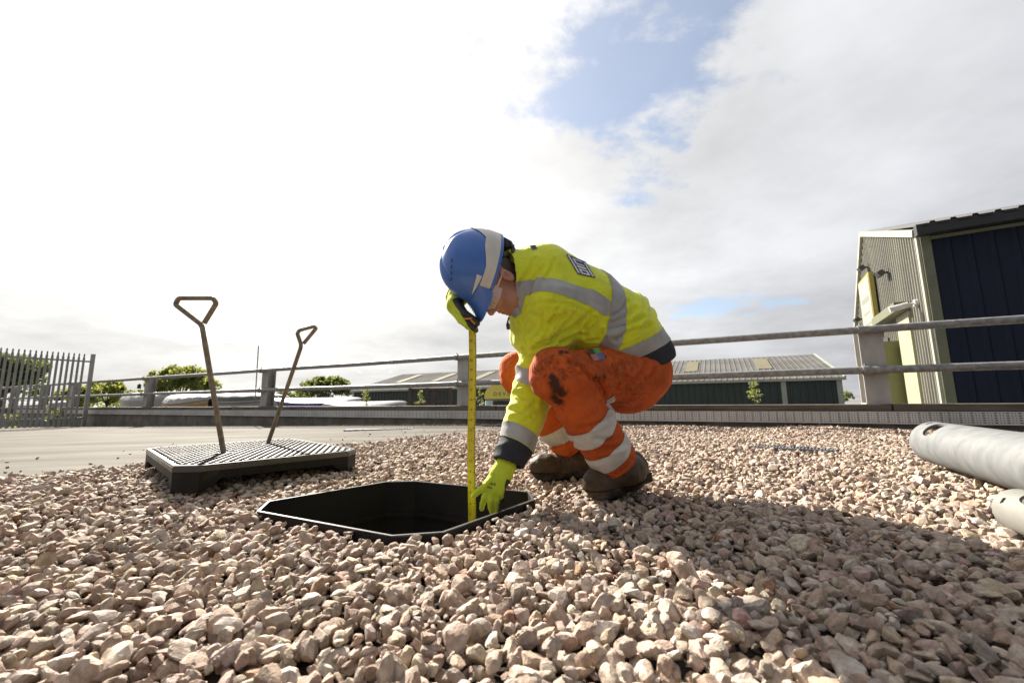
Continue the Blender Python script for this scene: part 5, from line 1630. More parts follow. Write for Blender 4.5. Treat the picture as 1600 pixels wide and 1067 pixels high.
def build_trousers():
    allp = [A3(p) for p in (hip_l, hip_r, knee_l, knee_r, ank_l, ank_r, seat, spine[0])]
    lo = np.min(allp, 0) - 0.22; hi = np.max(allp, 0) + 0.22
    g = Grid(lo, hi, 0.0057)
    D = trouser_field(g.P)
    # cut the hems square to the shins and open them
    for k, a, r in ((knee_l, ank_l, 0.075), (knee_r, ank_r, 0.068)):
        ax = (a - k).normalized(); t = (g.P - A3(a)) @ A3(ax)
        near = np.linalg.norm(g.P - A3(a), axis=-1) < 0.20
        D = np.where(near, smax(D, t + 0.040, 0.006), D)
        hole = np.where(near, np.maximum(cone(g.P, a - ax * 0.10, a + ax * 0.1, r, r), -(t + 0.06)), 9)
        D = smax(D, -hole, 0.004)
    # below the jacket hem only
    V, Q = nets(g, D)
    V = relax(V, Q, 5, 0.5)
    T = tris(Q)
    N = normals(V, T)
    # folds: along the thigh, at the groin, behind the knee, stacked over the boot
    def fold(V, k, a, along, across, amp, seed, r=0.2):
        ax = A3((a - k).normalized()); rel = V - A3(k); t = rel @ ax
        q = np.stack([t * along, (rel - t[:, None] * ax) @ A3(SD) * across, (rel - t[:, None] * ax) @ np.cross(ax, A3(SD)) * across], -1) + seed
        w = np.exp(-np.maximum(cone(V, k, a, r * 0.6, r * 0.6), 0) / 0.05)
        n_ = vnoise(q) + 0.5 * vnoise(q * 2.1 + 5); return amp * w * n_
    dis = 0.45 * fold(V, hip_l, knee_l, 13, 7, 0.0075, 3.0) + fold(V, knee_l, ank_l, 22, 6, 0.0075, 9.0) + fold(V, knee_r, ank_r, 20, 6, 0.007, 15.0) + 0.2 * fold(V, hip_r, knee_r, 13, 6, 0.006, 21)
    dis += 0.0025 * fbm(V * 22, 2)
    V = V + N * dis[:, None]
    Yk = 1.36
    c = lambda *pts: [on_surf(p) for p in pts]
    def on_surf(p):       # pixel -> point of the cloth facing the camera
        o = np.array(CAM_P[:]); d = np.array(ray(*p)[:]); d /= np.linalg.norm(d)
        r = V - o; t = r @ d; off = np.linalg.norm(r - t[:, None] * d, axis=1)
        i = np.where(off < 0.012)[0]
        if len(i) == 0: i = np.array([np.argmin(off)])
        return Vector(V[i[np.argmin(t[i])]])
    for pts, w, dp in ((((945, 620), (935, 600), (915, 575), (892, 560)), 0.009, 0.012),
                       (((953, 633), (944, 612), (940, 600)), 0.012, 0.016),
                       (((870, 572), (893, 579), (917, 587)), 0.008, 0.008),
                       (((862, 560), (890, 566), (905, 575)), 0.008, 0.006),
                       (((975, 560), (985, 590), (982, 615)), 0.009, 0.007),
                       (((955, 548), (968, 580), (968, 612)), 0.008, 0.008),
                       (((1015, 565), (1004, 590), (992, 600)), 0.009, 0.008),
                       (((1028, 575), (1020, 590), (1012, 596)), 0.008, 0.007),
                       (((985, 690), (955, 706), (935, 707)), 0.009, 0.008),
                       (((978, 672), (950, 690), (930, 690)), 0.008, 0.007),
                       (((962, 650), (935, 668), (905, 672)), 0.008, 0.007),
                       (((850, 590), (862, 615), (880, 640)), 0.008, 0.006),
                       (((895, 695), (875, 700), (862, 700)), 0.008, 0.007)):
        N = normals(V, T)
        V = crease(V, N, c(*pts), w, dp)
    V = relax(V, Q, 1, 0.35)
    return V, T, on_surf
TV, TT, t_surf = build_trousers()
def soil_field(V):
    f = np.zeros(len(V))
    for px, r, a in (((862, 603), 0.026, 1.0), ((870, 617), 0.026, 1.0), ((876, 632), 0.022, 0.9), ((857, 592), 0.016, 0.9), ((868, 628), 0.02, 0.9), ((840, 575), 0.05, 0.34), ((850, 560), 0.05, 0.36), ((900, 565), 0.07, 0.30), ((965, 575), 0.09, 0.32), ((930, 556), 0.05, 0.32), ((1000, 610), 0.06, 0.28), ((985, 560), 0.06, 0.34), ((882, 585), 0.03, 0.40)):
        f = np.maximum(f, a * np.exp(-(np.linalg.norm(V - A3(t_surf(px)), axis=1) / r) ** 2))
    for px, r in (((936, 588), 0.0075), ((942, 592), 0.0065), ((947, 591), 0.006), ((947, 552), 0.007), ((951, 589), 0.005), ((879, 545), 0.012), ((888, 546), 0.010)):
        f = np.maximum(f, 0.95 * np.exp(-(np.linalg.norm(V - A3(t_surf(px)), axis=1) / r) ** 2))
    return f
trousers = put('trousers', TV, TT, M['hivis_orange'], worker, attr={'soil': np.repeat(soil_field(TV)[:, None], 3, 1)})
def shin_band(V, k, a, t0, t1, tilt):
    ax = A3((a - k).normalized()); rel = V - A3(k)
    L_ = (a - k).length
    t = rel @ ax + tilt * (rel @ A3(FW))
    far = 0.125 - cone(V, k, a, 0, 0)
    return np.minimum(np.minimum(t - t0 * L_, t1 * L_ - t), far)
for k, a, t0, t1, tl in ((knee_l, ank_l, 0.45, 0.60, -0.10), (knee_l, ank_l, 0.72, 0.86, -0.10), (knee_r, ank_r, 0.60, 0.74, 0.05), (knee_r, ank_r, 0.20, 0.30, 0.05)):
    v, t = clip(TV, TT, shin_band(TV, k, a, t0, t1, tl))
    put('reflective_band', v, t, M['reflective_light'], trousers, 0.0022)
# stains and badge sit on the cloth
def decal(center, pts_uv, up_px, mat, name, parent, surf, off=0.003, n=10):
    pass
def blob_field(V, c, r):
    d = np.linalg.norm(V - A3(c), axis=1)
    return np.exp(-(d / r) ** 2)
def patch_mesh(surfV, corners_px, nu, nv, off, surf):
    """grid patch draped on cloth between four photo corners"""
    pts = []
    for j in range(nv + 1):
        for i in range(nu + 1):
            u, w = i / nu, j / nv
            q = [(corners_px[0][k] * (1 - u) + corners_px[1][k] * u) * (1 - w) + (corners_px[3][k] * (1 - u) + corners_px[2][k] * u) * w for k in (0, 1)]
            o = np.array(CAM_P[:]); d = np.array(ray(*q)[:]); d /= np.linalg.norm(d)
            r = surfV - o; t = r @ d; of = np.linalg.norm(r - t[:, None] * d, axis=1)
            m = of < 0.016
            tm = t[m].min() if m.any() else t[np.argmin(of)]
            m2 = m & (t < tm + 0.025)
            w_ = 1 / (of[m2] + 0.002) ** 2
            pts.append(o + d * ((t[m2] * w_).sum() / w_.sum() - off))
    F = [(j * (nu + 1) + i, j * (nu + 1) + i + 1, (j + 1) * (nu + 1) + i + 1, (j + 1) * (nu + 1) + i) for j in range(nv) for i in range(nu)]
    return np.array(pts), np.array(F)
bc = [(917, 546), (935, 543), (946, 560), (928, 564)]
def lerp2(u, w):
    return tuple((bc[0][k] * (1 - u) + bc[1][k] * u) * (1 - w) + (bc[3][k] * (1 - u) + bc[2][k] * u) * w for k in (0, 1))
for (u0, u1, w0, w1), col in (((0, .5, 0, .45), (0.03, 0.05, 0.03)), ((.5, 1, 0, .45), (0.08, 0.30, 0.06)), ((0, .5, .45, 1), (0.42, 0.14, 0.12)), ((.5, 1, .45, 1), (0.06, 0.14, 0.34))):
    m_ = material('badge_print', col, None, rough=0.7, scale=40, dirt=(0.25, 0.09, 0.03), dscale=40, dlo=0.55, dhi=0.7, damt=0.5)
    v, f = patch_mesh(TV, [lerp2(u0, w0), lerp2(u1, w0), lerp2(u1, w1), lerp2(u0, w1)], 4, 4, 0.003, t_surf)
    put('badge_panel', v, f, m_, trousers)

# ---------------- jacket
def arm_fields(Q):
    ua = cone(Q, sh_l, el_l, 0.098, 0.072); fa = cone(Q, el_l, wr_l, 0.074, 0.056)
    ub = cone(Q, sh_r, el_r, 0.088, 0.064); fb = cone(Q, el_r, wr_r, 0.064, 0.042)
    return smin(ua, fa, 0.03), smin(ub, fb, 0.03)
COLAX = (HC - HU * 0.02 - HF * 0.02 - spine[3]).normalized()
def torso_field(Q):
    d = econe(Q, spine[0] - (spine[1] - spine[0]).normalized() * 0.01, spine[1], 0.185, 0.19, 0.145, 0.150, SD)
    d = smin(d, econe(Q, spine[1], spine[2], 0.19, 0.19, 0.146, 0.146, SD), 0.04)
    d = smin(d, econe(Q, spine[1] - ZUP * 0.06 + FW * 0.02, spine[2] - ZUP * 0.07 + FW * 0.02, 0.17, 0.17, 0.12, 0.12, SD), 0.05)
    d = smin(d, econe(Q, spine[2], spine[3], 0.19, 0.17, 0.146, 0.130, SD), 0.04)
    d = smin(d, cone(Q, sh_l + ZUP * 0.02, sh_r + ZUP * 0.02, 0.092, 0.088), 0.05)
    col = econe(Q, spine[3] + COLAX * 0.02, spine[3] + COLAX * 0.19, 0.098, 0.092, 0.120, 0.112, SD)
    d = smin(d, col, 0.03)
    d = smin(d, cone(Q, P(816, 470, 1.50), P(820, 526, 1.52), 0.050, 0.058), 0.04)
    return d
COL_CUT = P(790, 432, 1.49)
CUTN = (FW * 0.985 + ZUP * -0.10).normalized()
def build_jacket():
    allp = [A3(p) for p in (spine[0], spine[2], spine[4], sh_l, sh_r, el_l, el_r, wr_l, wr_r)]
    lo = np.min(allp, 0) - 0.22; hi = np.max(allp, 0) + 0.22
    g = Grid(lo, hi, 0.0052)
    al, ar = arm_fields(g.P)
    D = torso_field(g.P)
    # collar opening
    t = (g.P - A3(COL_CUT)) @ A3(CUTN)
    nearhead = np.linalg.norm(g.P - A3(HC), axis=-1) < 0.26
    D = np.where(nearhead, smax(D, t, 0.006), D)
    hole = np.where(nearhead, np.maximum(econe(g.P, spine[3] + COLAX * 0.05, spine[3] + COLAX * 0.24, 0.088, 0.082, 0.110, 0.102, SD), -(t + 0.055)), 9)
    D = smax(D, -hole, 0.004)
    # hem
    hx = (spine[0] - spine[1]).normalized(); th = (g.P - A3(HEM_P)) @ A3(HEM_N)
    D = smax(D, th, 0.01)
    # sleeves with open cuffs
    def cuff(d, e, w, r, lim):
        ax = (w - e).normalized(); tt = (g.P - A3(w)) @ A3(ax)
        near = np.linalg.norm(g.P - A3(w), axis=-1) < 0.16
        d = np.where(near, smax(d, tt - lim, 0.006), d)
        h = np.where(near, np.maximum(cone(g.P, w - ax * 0.1, w + ax * 0.1, r, r), -(tt - lim + 0.05)), 9)
        return smax(d, -h, 0.004)
    al = cuff(al, el_l, wr_l, 0.046, -0.008); ar = cuff(ar, el_r, wr_r, 0.034, -0.01)
    D = smin(D, al, 0.032); D = smin(D, ar, 0.03)
    # it lies on the thighs, not through them
    V, Q = nets(g, D)
    V = relax(V, Q, 2, 0.5)
    T = tris(Q); N = normals(V, T)
    rel = V - A3(spine[2]); sx = A3((spine[3] - spine[1]).normalized())
    dis = 0.003 * fbm(V * 16, 3)
    # waist folds, squeezed by the bend
    q = np.stack([(V - A3(spine[1])) @ sx * 22, (V - A3(spine[1])) @ A3(SD) * 3.0, V[:, 2] * 4], -1)
    w = np.exp(-(((V - A3(spine[1] - (spine[2] - spine[1]) * 0.1)) @ sx) / 0.10) ** 2)
    dis += 0.009 * w * (1 - 2 * np.abs(vnoise(q + 4)))
    # sleeve folds
    for s_, e, sd_ in ((sh_l, el_l, 1), (el_l, wr_l, 2)):
        ax = A3((e - s_).normalized()); r_ = V - A3(s_); tt = r_ @ ax
        q = np.stack([tt * 20, (r_ @ A3(SD)) * 5 + tt * 9, (r_ @ A3(FW)) * 5], -1) + sd_ * 7
        w = np.exp(-np.maximum(cone(V, s_, e, 0.10, 0.09), 0) / 0.012)
        dis += 0.0065 * w * (1 - 2 * np.abs(vnoise(q)))
    V = V + N * dis[:, None]
    def on_surf(p):
        o = np.array(CAM_P[:]); d = np.array(ray(*p)[:]); d /= np.linalg.norm(d)
        r = V - o; t = r @ d; off = np.linalg.norm(r - t[:, None] * d, axis=1)
        i = np.where(off < 0.012)[0]
        if len(i) == 0: i = np.array([np.argmin(off)])
        return Vector(V[i[np.argmin(t[i])]])
    for pts, w, dp in ((((815, 500), (822, 483), (840, 470), (868, 468), (900, 476), (925, 492)), 0.006, 0.006),
                       (((835, 540), (870, 528), (905, 510), (926, 492)), 0.010, 0.010),
                       (((826, 530), (850, 510), (880, 498)), 0.010, 0.008),
                       (((832, 548), (870, 540), (910, 528)), 0.009, 0.009),
                       (((822, 490), (845, 500), (860, 520)), 0.010, 0.005),
                       (((818, 520), (835, 505)), 0.010, 0.006),
                       (((925, 492), (918, 512), (912, 530)), 0.008, 0.008),
                       (((1010, 492), (985, 505), (955, 518)), 0.009, 0.009),
                       (((1020, 505), (990, 520), (960, 535)), 0.009, 0.008),
                       (((995, 478), (975, 496), (955, 508)), 0.010, 0.006),
                       (((835, 400), (825, 420), (818, 445)), 0.008, 0.006),
                       (((845, 415), (830, 435), (822, 470)), 0.008, 0.005),
                       (((800, 610), (820, 618), (840, 622)), 0.009, 0.006),
                       (((838, 470), (846, 490), (848, 515)), 0.007, 0.006), (((880, 478), (868, 500), (856, 528)), 0.007, 0.006),
                       (((905, 490), (885, 512), (865, 535)), 0.007, 0.007), (((930, 500), (905, 525), (880, 540)), 0.006, 0.006),
                       (((985, 465), (975, 482), (962, 492)), 0.006, 0.005), (((1015, 500), (1000, 520), (975, 535)), 0.006, 0.006),
                       (((870, 400), (862, 420), (850, 432)), 0.007, 0.005), (((805, 480), (812, 500), (816, 525)), 0.006, 0.006),
                       (((806, 600), (826, 604), (836, 600)), 0.006, 0.005), (((793, 650), (812, 655), (836, 650)), 0.006, 0.005),
                       (((945, 520), (935, 535), (915, 538)), 0.006, 0.006), (((812, 548), (822, 556), (832, 560)), 0.006, 0.006),
                       (((795, 635), (815, 640), (838, 630)), 0.009, 0.006)):
        N = normals(V, T)
        V = crease(V, N, [on_surf(p) for p in pts], w, dp)
    V = relax(V, Q, 1, 0.3)
    return V, T, on_surf
HEM_P = P(1012, 568, 1.66); HEM_N = ((spine[0] - spine[1]).normalized() * 0.75 - ZUP * 0.55).normalized()
JV, JT, j_surf = build_jacket()
al_, ar_ = arm_fields(JV)
ax_f = A3((wr_l - el_l).normalized()); t_f = (JV - A3(wr_l)) @ ax_f
onarm = 0.115 - cone(JV, el_l, wr_l, 0, 0)
cuff_f = np.minimum(t_f + 0.082 + 0.12 * ((JV - A3(wr_l)) @ A3(FW)), onarm)
hem_t = (JV - A3(HEM_P)) @ A3(HEM_N)
arm_clear = np.minimum(al_, ar_) - 0.004
hem_f = np.minimum.reduce([hem_t + 0.070, arm_clear - 0.03, 0.04 - torso_field(JV)])
v, t = clip(JV, JT, -np.maximum(cuff_f, hem_f))
jacket = put('jacket', v, t, M['hivis'], worker)
v, t = clip(JV, JT, cuff_f); put('dark_cuff', v, t, M['navy_cloth'], jacket)
v, t = clip(JV, JT, hem_f); put('dark_hem', v, t, M['navy_cloth'], jacket)
def band(f, name='reflective_band', off=0.0022):
    v, t = clip(JV, JT, f)
    if len(t): put(name, v, t, M['reflective'], jacket, off)
band(np.minimum(np.minimum(t_f + 0.136 + 0.12 * ((JV - A3(wr_l)) @ A3(FW)), -(t_f + 0.084 + 0.12 * ((JV - A3(wr_l)) @ A3(FW)))), onarm))       # forearm
t_u = (JV - A3(el_l)) @ A3((el_l - sh_l).normalized()) - 0.15 * ((JV - A3(el_l)) @ A3(FW))
band(np.minimum(np.minimum(t_u + 0.075, -(t_u + 0.022)), np.minimum(0.11 - cone(JV, sh_l, el_l, 0, 0), torso_field(JV) - 0.0)))        # above the elbow
band(np.minimum.reduce([hem_t + 0.124, -(hem_t + 0.071), arm_clear - 0.02, 0.04 - torso_field(JV)]))                                                                     # hem
CH_P = P(948, 488, 1.50); CH_N = ((spine[2] - spine[1]).normalized() * 0.86 + ZUP * -0.32 + SD * 0.05).normalized()
t_c = (JV - A3(CH_P)) @ A3(CH_N)
band(np.minimum.reduce([t_c + 0.031, 0.031 - t_c, arm_clear, 0.05 - torso_field(JV)]))                                                                           # chest ring
lat = (JV - A3(spine[3])) @ A3(SD)
fwd = (JV - A3(spine[3])) @ A3((spine[3] - spine[2]).normalized())
bp_ = [j_surf(q) for q in ((800, 487), (806, 470), (816, 453), (833, 441), (860, 440), (895, 449), (925, 460), (952, 478))]
band(np.minimum.reduce([0.0285 - poly_d(JV, bp_), t_c - 0.033]))                                                          # strap over the near shoulder
band(np.minimum.reduce([0.030 - np.abs(-lat - 0.14), t_c - 0.033, 0.045 - torso_field(JV), 0.12 - fwd, (JV[:, 2] - spine[3].z) + 0.03]))   # strap over the far shoulder
# logo on the back: a navy plate with white letters
LC = [(884, 396), (915, 409), (931, 434), (903, 428)]
def lg(u, w):
    return tuple((LC[0][k] * (1 - u) + LC[1][k] * u) * (1 - w) + (LC[3][k] * (1 - u) + LC[2][k] * u) * w for k in (0, 1))
def jpatch(u0, u1, w0, w1, off, mat, name, nu=6, nv=5):
    v, f = patch_mesh(JV, [lg(u0, w0), lg(u1, w0), lg(u1, w1), lg(u0, w1)], nu, nv, off, j_surf)
    return put(name, v, f, mat, jacket)
jpatch(0, 1, 0, 1, 0.0035, M['navy_print'], 'logo_plate', 10, 8)
jpatch(0.06, 0.16, 0.05, 0.93, 0.0048, M['white_print'], 'logo_stripe')
jpatch(0.84, 0.93, 0.10, 0.95, 0.0048, M['white_print'], 'logo_stripe')
# the letters D I N run down the plate
for w0, w1, kind in ((0.66, 0.94, 'D'), (0.48, 0.60, 'I'), (0.10, 0.42, 'N')):
    if kind == 'I':
        jpatch(0.25, 0.74, w0, w1, 0.0048, M['white_print'], 'logo_letter')
    else:
        for a in ((0.25, 0.74, w0, w0 + 0.08), (0.25, 0.74, w1 - 0.08, w1)):
            jpatch(*a, 0.0048, M['white_print'], 'logo_letter')
        for b_ in ((0.25, 0.36), (0.63, 0.74)) if kind == 'D' else ((0.25, 0.36),):
            jpatch(b_[0], b_[1], w0 + 0.08, w1 - 0.08, 0.0048, M['white_print'], 'logo_letter')
# small dark label behind the collar and the zip puller
v, f = patch_mesh(JV, [(827, 384), (836, 382.5), (840, 388.5), (832, 390)], 4, 3, 0.003, j_surf)
put('collar_label', v, f, M['navy_print'], jacket)
zp = P(795, 496, 1.465)
MB().tube([zp, zp + Vector((-0.004, 0, -0.016)), zp + Vector((-0.004, 0, -0.026))], [0.003, 0.003, 0.006], 8).tube([zp + Vector((-0.004, 0, -0.024)), zp + Vector((-0.002, 0, -0.044))], [0.007, 0.006], 8).build('zip_puller', M['black'], jacket, smooth=True)

# ---------------- boots
def boot(toe, heel, ank, name):
    d = (toe - heel); d.z = 0; L_ = d.length; dx = (toe - heel).normalized()
    sx = Vector((-dx.y, dx.x, 0)).normalized(); up = dx.cross(sx).normalized()
    if up.z < 0: up = -up
    lo = np.min([A3(toe), A3(heel), A3(ank)], 0) - 0.12; hi = np.max([A3(toe), A3(heel), A3(ank)], 0) + 0.12
    g = Grid(lo, hi, 0.0045)
    L_ = (toe - heel).length
    at = lambda a, b, c=0.0: heel + dx * (a * L_) + up * b + sx * c
    Q = g.P
    D = ellip(Q, at(0.81, 0.052), (0.064, 0.052, 0.050), (dx, sx, up))            # toe cap
    D = smin(D, cone(Q, at(0.16, 0.055), at(0.78, 0.046), 0.040, 0.046), 0.03)
    D = smin(D, cone(Q, at(0.16, 0.055), ank, 0.044, 0.052), 0.04)
    D = smin(D, ellip(Q, at(0.13, 0.055), (0.046, 0.040, 0.055), (dx, sx, up)), 0.03)
    D = smin(D, cone(Q, at(0.50, 0.070), ank, 0.040, 0.050), 0.04)
    D = smin(D, cone(Q, ank, ank + (ank - at(0.2, 0.04)).normalized() * 0.05, 0.054, 0.055), 0.03)
    rel = (Q - A3(heel)); a_ = rel @ A3(dx) / L_; c_ = rel @ A3(sx); b_ = rel @ A3(up)
    wid = 0.036 + 0.016 * np.clip((a_ - 0.1) / 0.6, 0, 1)
    so = np.maximum.reduce([np.abs(c_) - wid - 0.004, np.abs(b_ - 0.016) - 0.017, np.sqrt(np.maximum(a_ - 0.74, 0) ** 2 * L_ ** 2 + c_ ** 2) - 0.057, -(a_ + 0.0) * L_ - 0.006])
    D = smin(D, so, 0.006)
    D = np.maximum(D, -b_)
    V, Qd = nets(g, D); V = relax(V, Qd, 1, 0.4); T = tris(Qd)
    N = normals(V, T)
    V = V + N * (0.0022 * fbm(V * 38, 2))[:, None]
    for a0 in (0.44, 0.50, 0.56):
        V = crease(V, normals(V, T), [at(a0, 0.07, -0.06), at(a0 + 0.02, 0.10), at(a0, 0.07, 0.06)], 0.005, 0.0035)
    b_ = (V - A3(heel)) @ A3(up)
    vs, ts = clip(V, T, 0.031 - b_)
    vu, tu = clip(V, T, b_ - 0.031)
    o = put(name, vu, tu, M['boot'], worker)
    put('sole', vs, ts, M['sole'], o, 0.003)
    # pull tab and toe seam
    return o
toe_l = on_z(923, 781, 0.010); heel_l = toe_l + Vector((0.232, 0.165, 0.034)) 
boot(toe_l, heel_l, ank_l + Vector((0.022, 0.01, 0.0)), 'boot')
toe_r = on_z(831, 748, 0.010); heel_r = toe_r + Vector((0.285, 0.05, 0.006))
boot(toe_r, heel_r, ank_r + Vector((0.02, 0.01, 0.0)), 'boot')

# ---------------- gloves: five fingers each
def hand(chains, palm, name, pal_dir, pal_c, h=0.0028):
    """chains: list of (points, radii); palm: list of cones"""
    allp = [A3(p) for ch in chains for p in ch[0]] + [A3(c[0]) for c in palm] + [A3(c[1]) for c in palm]
    lo = np.min(allp, 0) - 0.05; hi = np.max(allp, 0) + 0.05
    g = Grid(lo, hi, h)
    D = None
    for c in palm:
        d = econe(g.P, c[0], c[1], c[2], c[3], c[4], c[5], c[6]) if len(c) == 7 else cone(g.P, *c)
        D = d if D is None else smin(D, d, 0.014)
    for pts, rr in chains:
        dd = None
        for i in range(len(pts) - 1):
            d = cone(g.P, pts[i], pts[i + 1], rr[i], rr[i + 1])
            dd = d if dd is None else smin(dd, d, 0.004)
        D = smin(D, dd, 0.005)
    V, Q = nets(g, D); V = relax(V, Q, 1, 0.4); T = tris(Q)
    V = V + normals(V, T) * (0.0010 * fbm(V * 60, 2))[:, None]
    f = (V - A3(pal_c)) @ A3(pal_dir) + 0.004 * fbm(V * 40, 2)
    wd = (palm[1][1] - palm[1][0]).normalized()
    f = np.minimum(f, (V - A3(palm[1][0])) @ A3(wd) - 0.002)
    vb, tb = clip(V, T, -f); vp, tp = clip(V, T, f)
    o = put(name, vb, tb, M['glove'], worker)
    put('palm_coating', vp, tp, M['black'], o, 0.0006)
    return V
# left hand at the bottom of the tape: back of the hand to the camera, fingers hanging
w0 = P(791, 726, 1.452); w1 = P(783, 742, 1.445); k0 = P(770, 764, 1.430)
hs = (P(790, 766, 1.43) - P(752, 762, 1.43)).normalized()
palm = [(w0, w1, 0.037, 0.034, 0.030, 0.026, hs), (w1, k0, 0.034, 0.040, 0.024, 0.019, hs)]
ch = [([P(768, 750, 1.43), P(755, 762, 1.415), P(746, 768, 1.425), P(740.5, 774, 1.44)], [0.013, 0.0115, 0.0105, 0.009]),   # thumb
      ([P(761, 764, 1.425), P(757, 777, 1.415), P(754, 787, 1.425), P(753, 794, 1.435)], [0.0115, 0.0105, 0.0095, 0.0085]),  # index
      ([P(768, 767, 1.425), P(766, 782, 1.412), P(767, 793, 1.425), P(768.5, 800, 1.438)], [0.0115, 0.0105, 0.0095, 0.0085]),
      ([P(775, 766, 1.430), P(775, 782, 1.420), P(774.5, 794, 1.435), P(774, 801, 1.45)], [0.011, 0.010, 0.009, 0.008]),
      ([P(782, 763, 1.440), P(784, 775, 1.435), P(783, 785, 1.45), P(781, 791, 1.465)], [0.010, 0.009, 0.0085, 0.0075])]
GL = hand(ch, palm, 'glove', (Vector((0.35, 0.93, 0.0))).normalized(), k0 + Vector((0.003, 0.008, 0)))
def g_surf_patch(corners, off, mat, name):
    v, f = patch_mesh(GL, corners, 3, 3, off, None)
    put(name, v, f, mat, [c for c in worker.children if c.name.startswith('glove')][0])
M['glove_print'] = material('glove_print', (0.10, 0.13, 0.02), (0.2, 0.25, 0.03), rough=0.8, scale=120)
for q in (((762, 752), (766, 753), (766, 757), (762, 756)), ((767, 753), (771, 754), (770, 758), (766.5, 757)), ((772, 754), (775, 755), (774, 759), (771, 758)), ((759, 758), (769, 761), (769, 764), (759.5, 761))):
    g_surf_patch(list(q), 0.0012, M['glove_print'], 'glove_lettering')
# right hand round the tape case at eye height
wv0 = wr_r; wv1 = P(711, 477, 1.485)
kn = P(722, 494, 1.465)
hs2 = Vector((0.25, -0.9, 0.1)).normalized()
palm2 = [(P(712, 462, 1.50), wv1, 0.032, 0.033, 0.030, 0.030, hs2), (wv1, kn, 0.040, 0.042, 0.026, 0.024, hs2)]
ch2 = [([P(716, 485, 1.45), P(727, 491, 1.435), P(737, 499, 1.435), P(745, 505, 1.445)], [0.0145, 0.0135, 0.0125, 0.0115]),
       ([P(720, 497, 1.445), P(730, 506, 1.43), P(738, 513, 1.435), P(742, 515, 1.45)], [0.0135, 0.0125, 0.012, 0.011]),
       ([P(722, 500, 1.465), P(731, 509, 1.455), P(739, 515, 1.46), P(743, 516, 1.475)], [0.0135, 0.0125, 0.012, 0.011]),
       ([P(722, 500, 1.485), P(731, 508, 1.485), P(739, 512, 1.49), P(743, 512, 1.50)], [0.0115, 0.0105, 0.010, 0.009]),
       ([P(719, 497, 1.50), P(728, 503, 1.51), P(735, 506, 1.515), P(739, 505, 1.52)], [0.0105, 0.0095, 0.009, 0.008])]
hand(ch2, palm2, 'glove', Vector((0.80, -0.15, 0.55)).normalized(), kn + Vector((0.004, 0, 0.003)))

# ---------------- safety helmet
UH = (FW * 0.975 + ZUP * 0.22).normalized(); FH = (FW * 0.22 - ZUP * 0.975).normalized()
RC = P(762, 421, 1.475)             # middle of the helmet rim
HA, HB, HH = 0.142, 0.112, 0.176
def hp(a, e, k=1.0, dz=0.0):
    """a: turn from the front, e: 0 rim .. 1 crown"""
    ph = e * math.pi / 2
    c = math.cos(ph) ** 0.80; s_ = max(0.0, math.sin(ph)) ** 0.92
    fa = HA * (1.0 if math.cos(a) > 0 else 0.98)
    return RC + FH * (fa * c * math.cos(a) * k) + SD * (HB * c * math.sin(a) * k) + UH * (HH * s_ * k + dz)
def shell(a0, a1, e_fn0, e_fn1, k, na, ne):
    V = []
    for i in range(na + 1):
        a = a0 + (a1 - a0) * i / na
        for j in range(ne + 1):
            e = e_fn0(a) + (e_fn1(a) - e_fn0(a)) * j / ne
            V.append(hp(a, e, k(a, e) if callable(k) else k))
    F = [(i * (ne + 1) + j, (i + 1) * (ne + 1) + j, (i + 1) * (ne + 1) + j + 1, i * (ne + 1) + j + 1) for i in range(na) for j in range(ne)]
    return V, F
hel = empty('helmet', Vector((0, 0, 0)), None)
hel.parent = worker; hel.location = RC - base_pt
def hput(name, V, F, mat, parent=None):
    return MB().add(V, F).build(name, mat, parent or hel, smooth=True, sharp=40)
def groove(a, e):
    # raised middle ridge and two side channels as moulded into the shell
    r = 0.028 * math.exp(-((math.sin(a)) / 0.30) ** 2) * (1 if e < 0.93 else (1 - e) / 0.07)
    r -= 0.030 * math.exp(-((abs(math.sin(a)) - 0.46) / 0.09) ** 2) * math.exp(-((e - 0.62) / 0.22) ** 2)
    r += 0.012 * math.exp(-((e - 0.10) / 0.05) ** 2)
    return 1 + r
sh = hput('shell', *shell(0, 2 * math.pi, lambda a: 0.0, lambda a: 1.0, groove, 72, 26), M['helmet_blue'])
V, F = shell(0, 2 * math.pi, lambda a: -0.0, lambda a: 0.98, 0.955, 48, 14)
hput('liner', V, [f[::-1] for f in F], M['black'])
# turned-down brim edge
V = []; nb = 72
for i in range(nb):
    a = 2 * math.pi * i / nb
    fr_ = max(0.0, math.cos(a)) ** 2
    for kx, dz in ((1.0, 0.004), (1.035 + 0.0 * fr_, -0.004), (1.035, -0.011), (0.955, -0.011), (0.955, 0.002)):
        V.append(hp(a, 0.0, kx, dz))
F = [(i * 5 + j, ((i + 1) % nb) * 5 + j, ((i + 1) % nb) * 5 + (j + 1) % 5, i * 5 + (j + 1) % 5) for i in range(nb) for j in range(5)]
hput('brim', V, F, M['helmet_blue'])
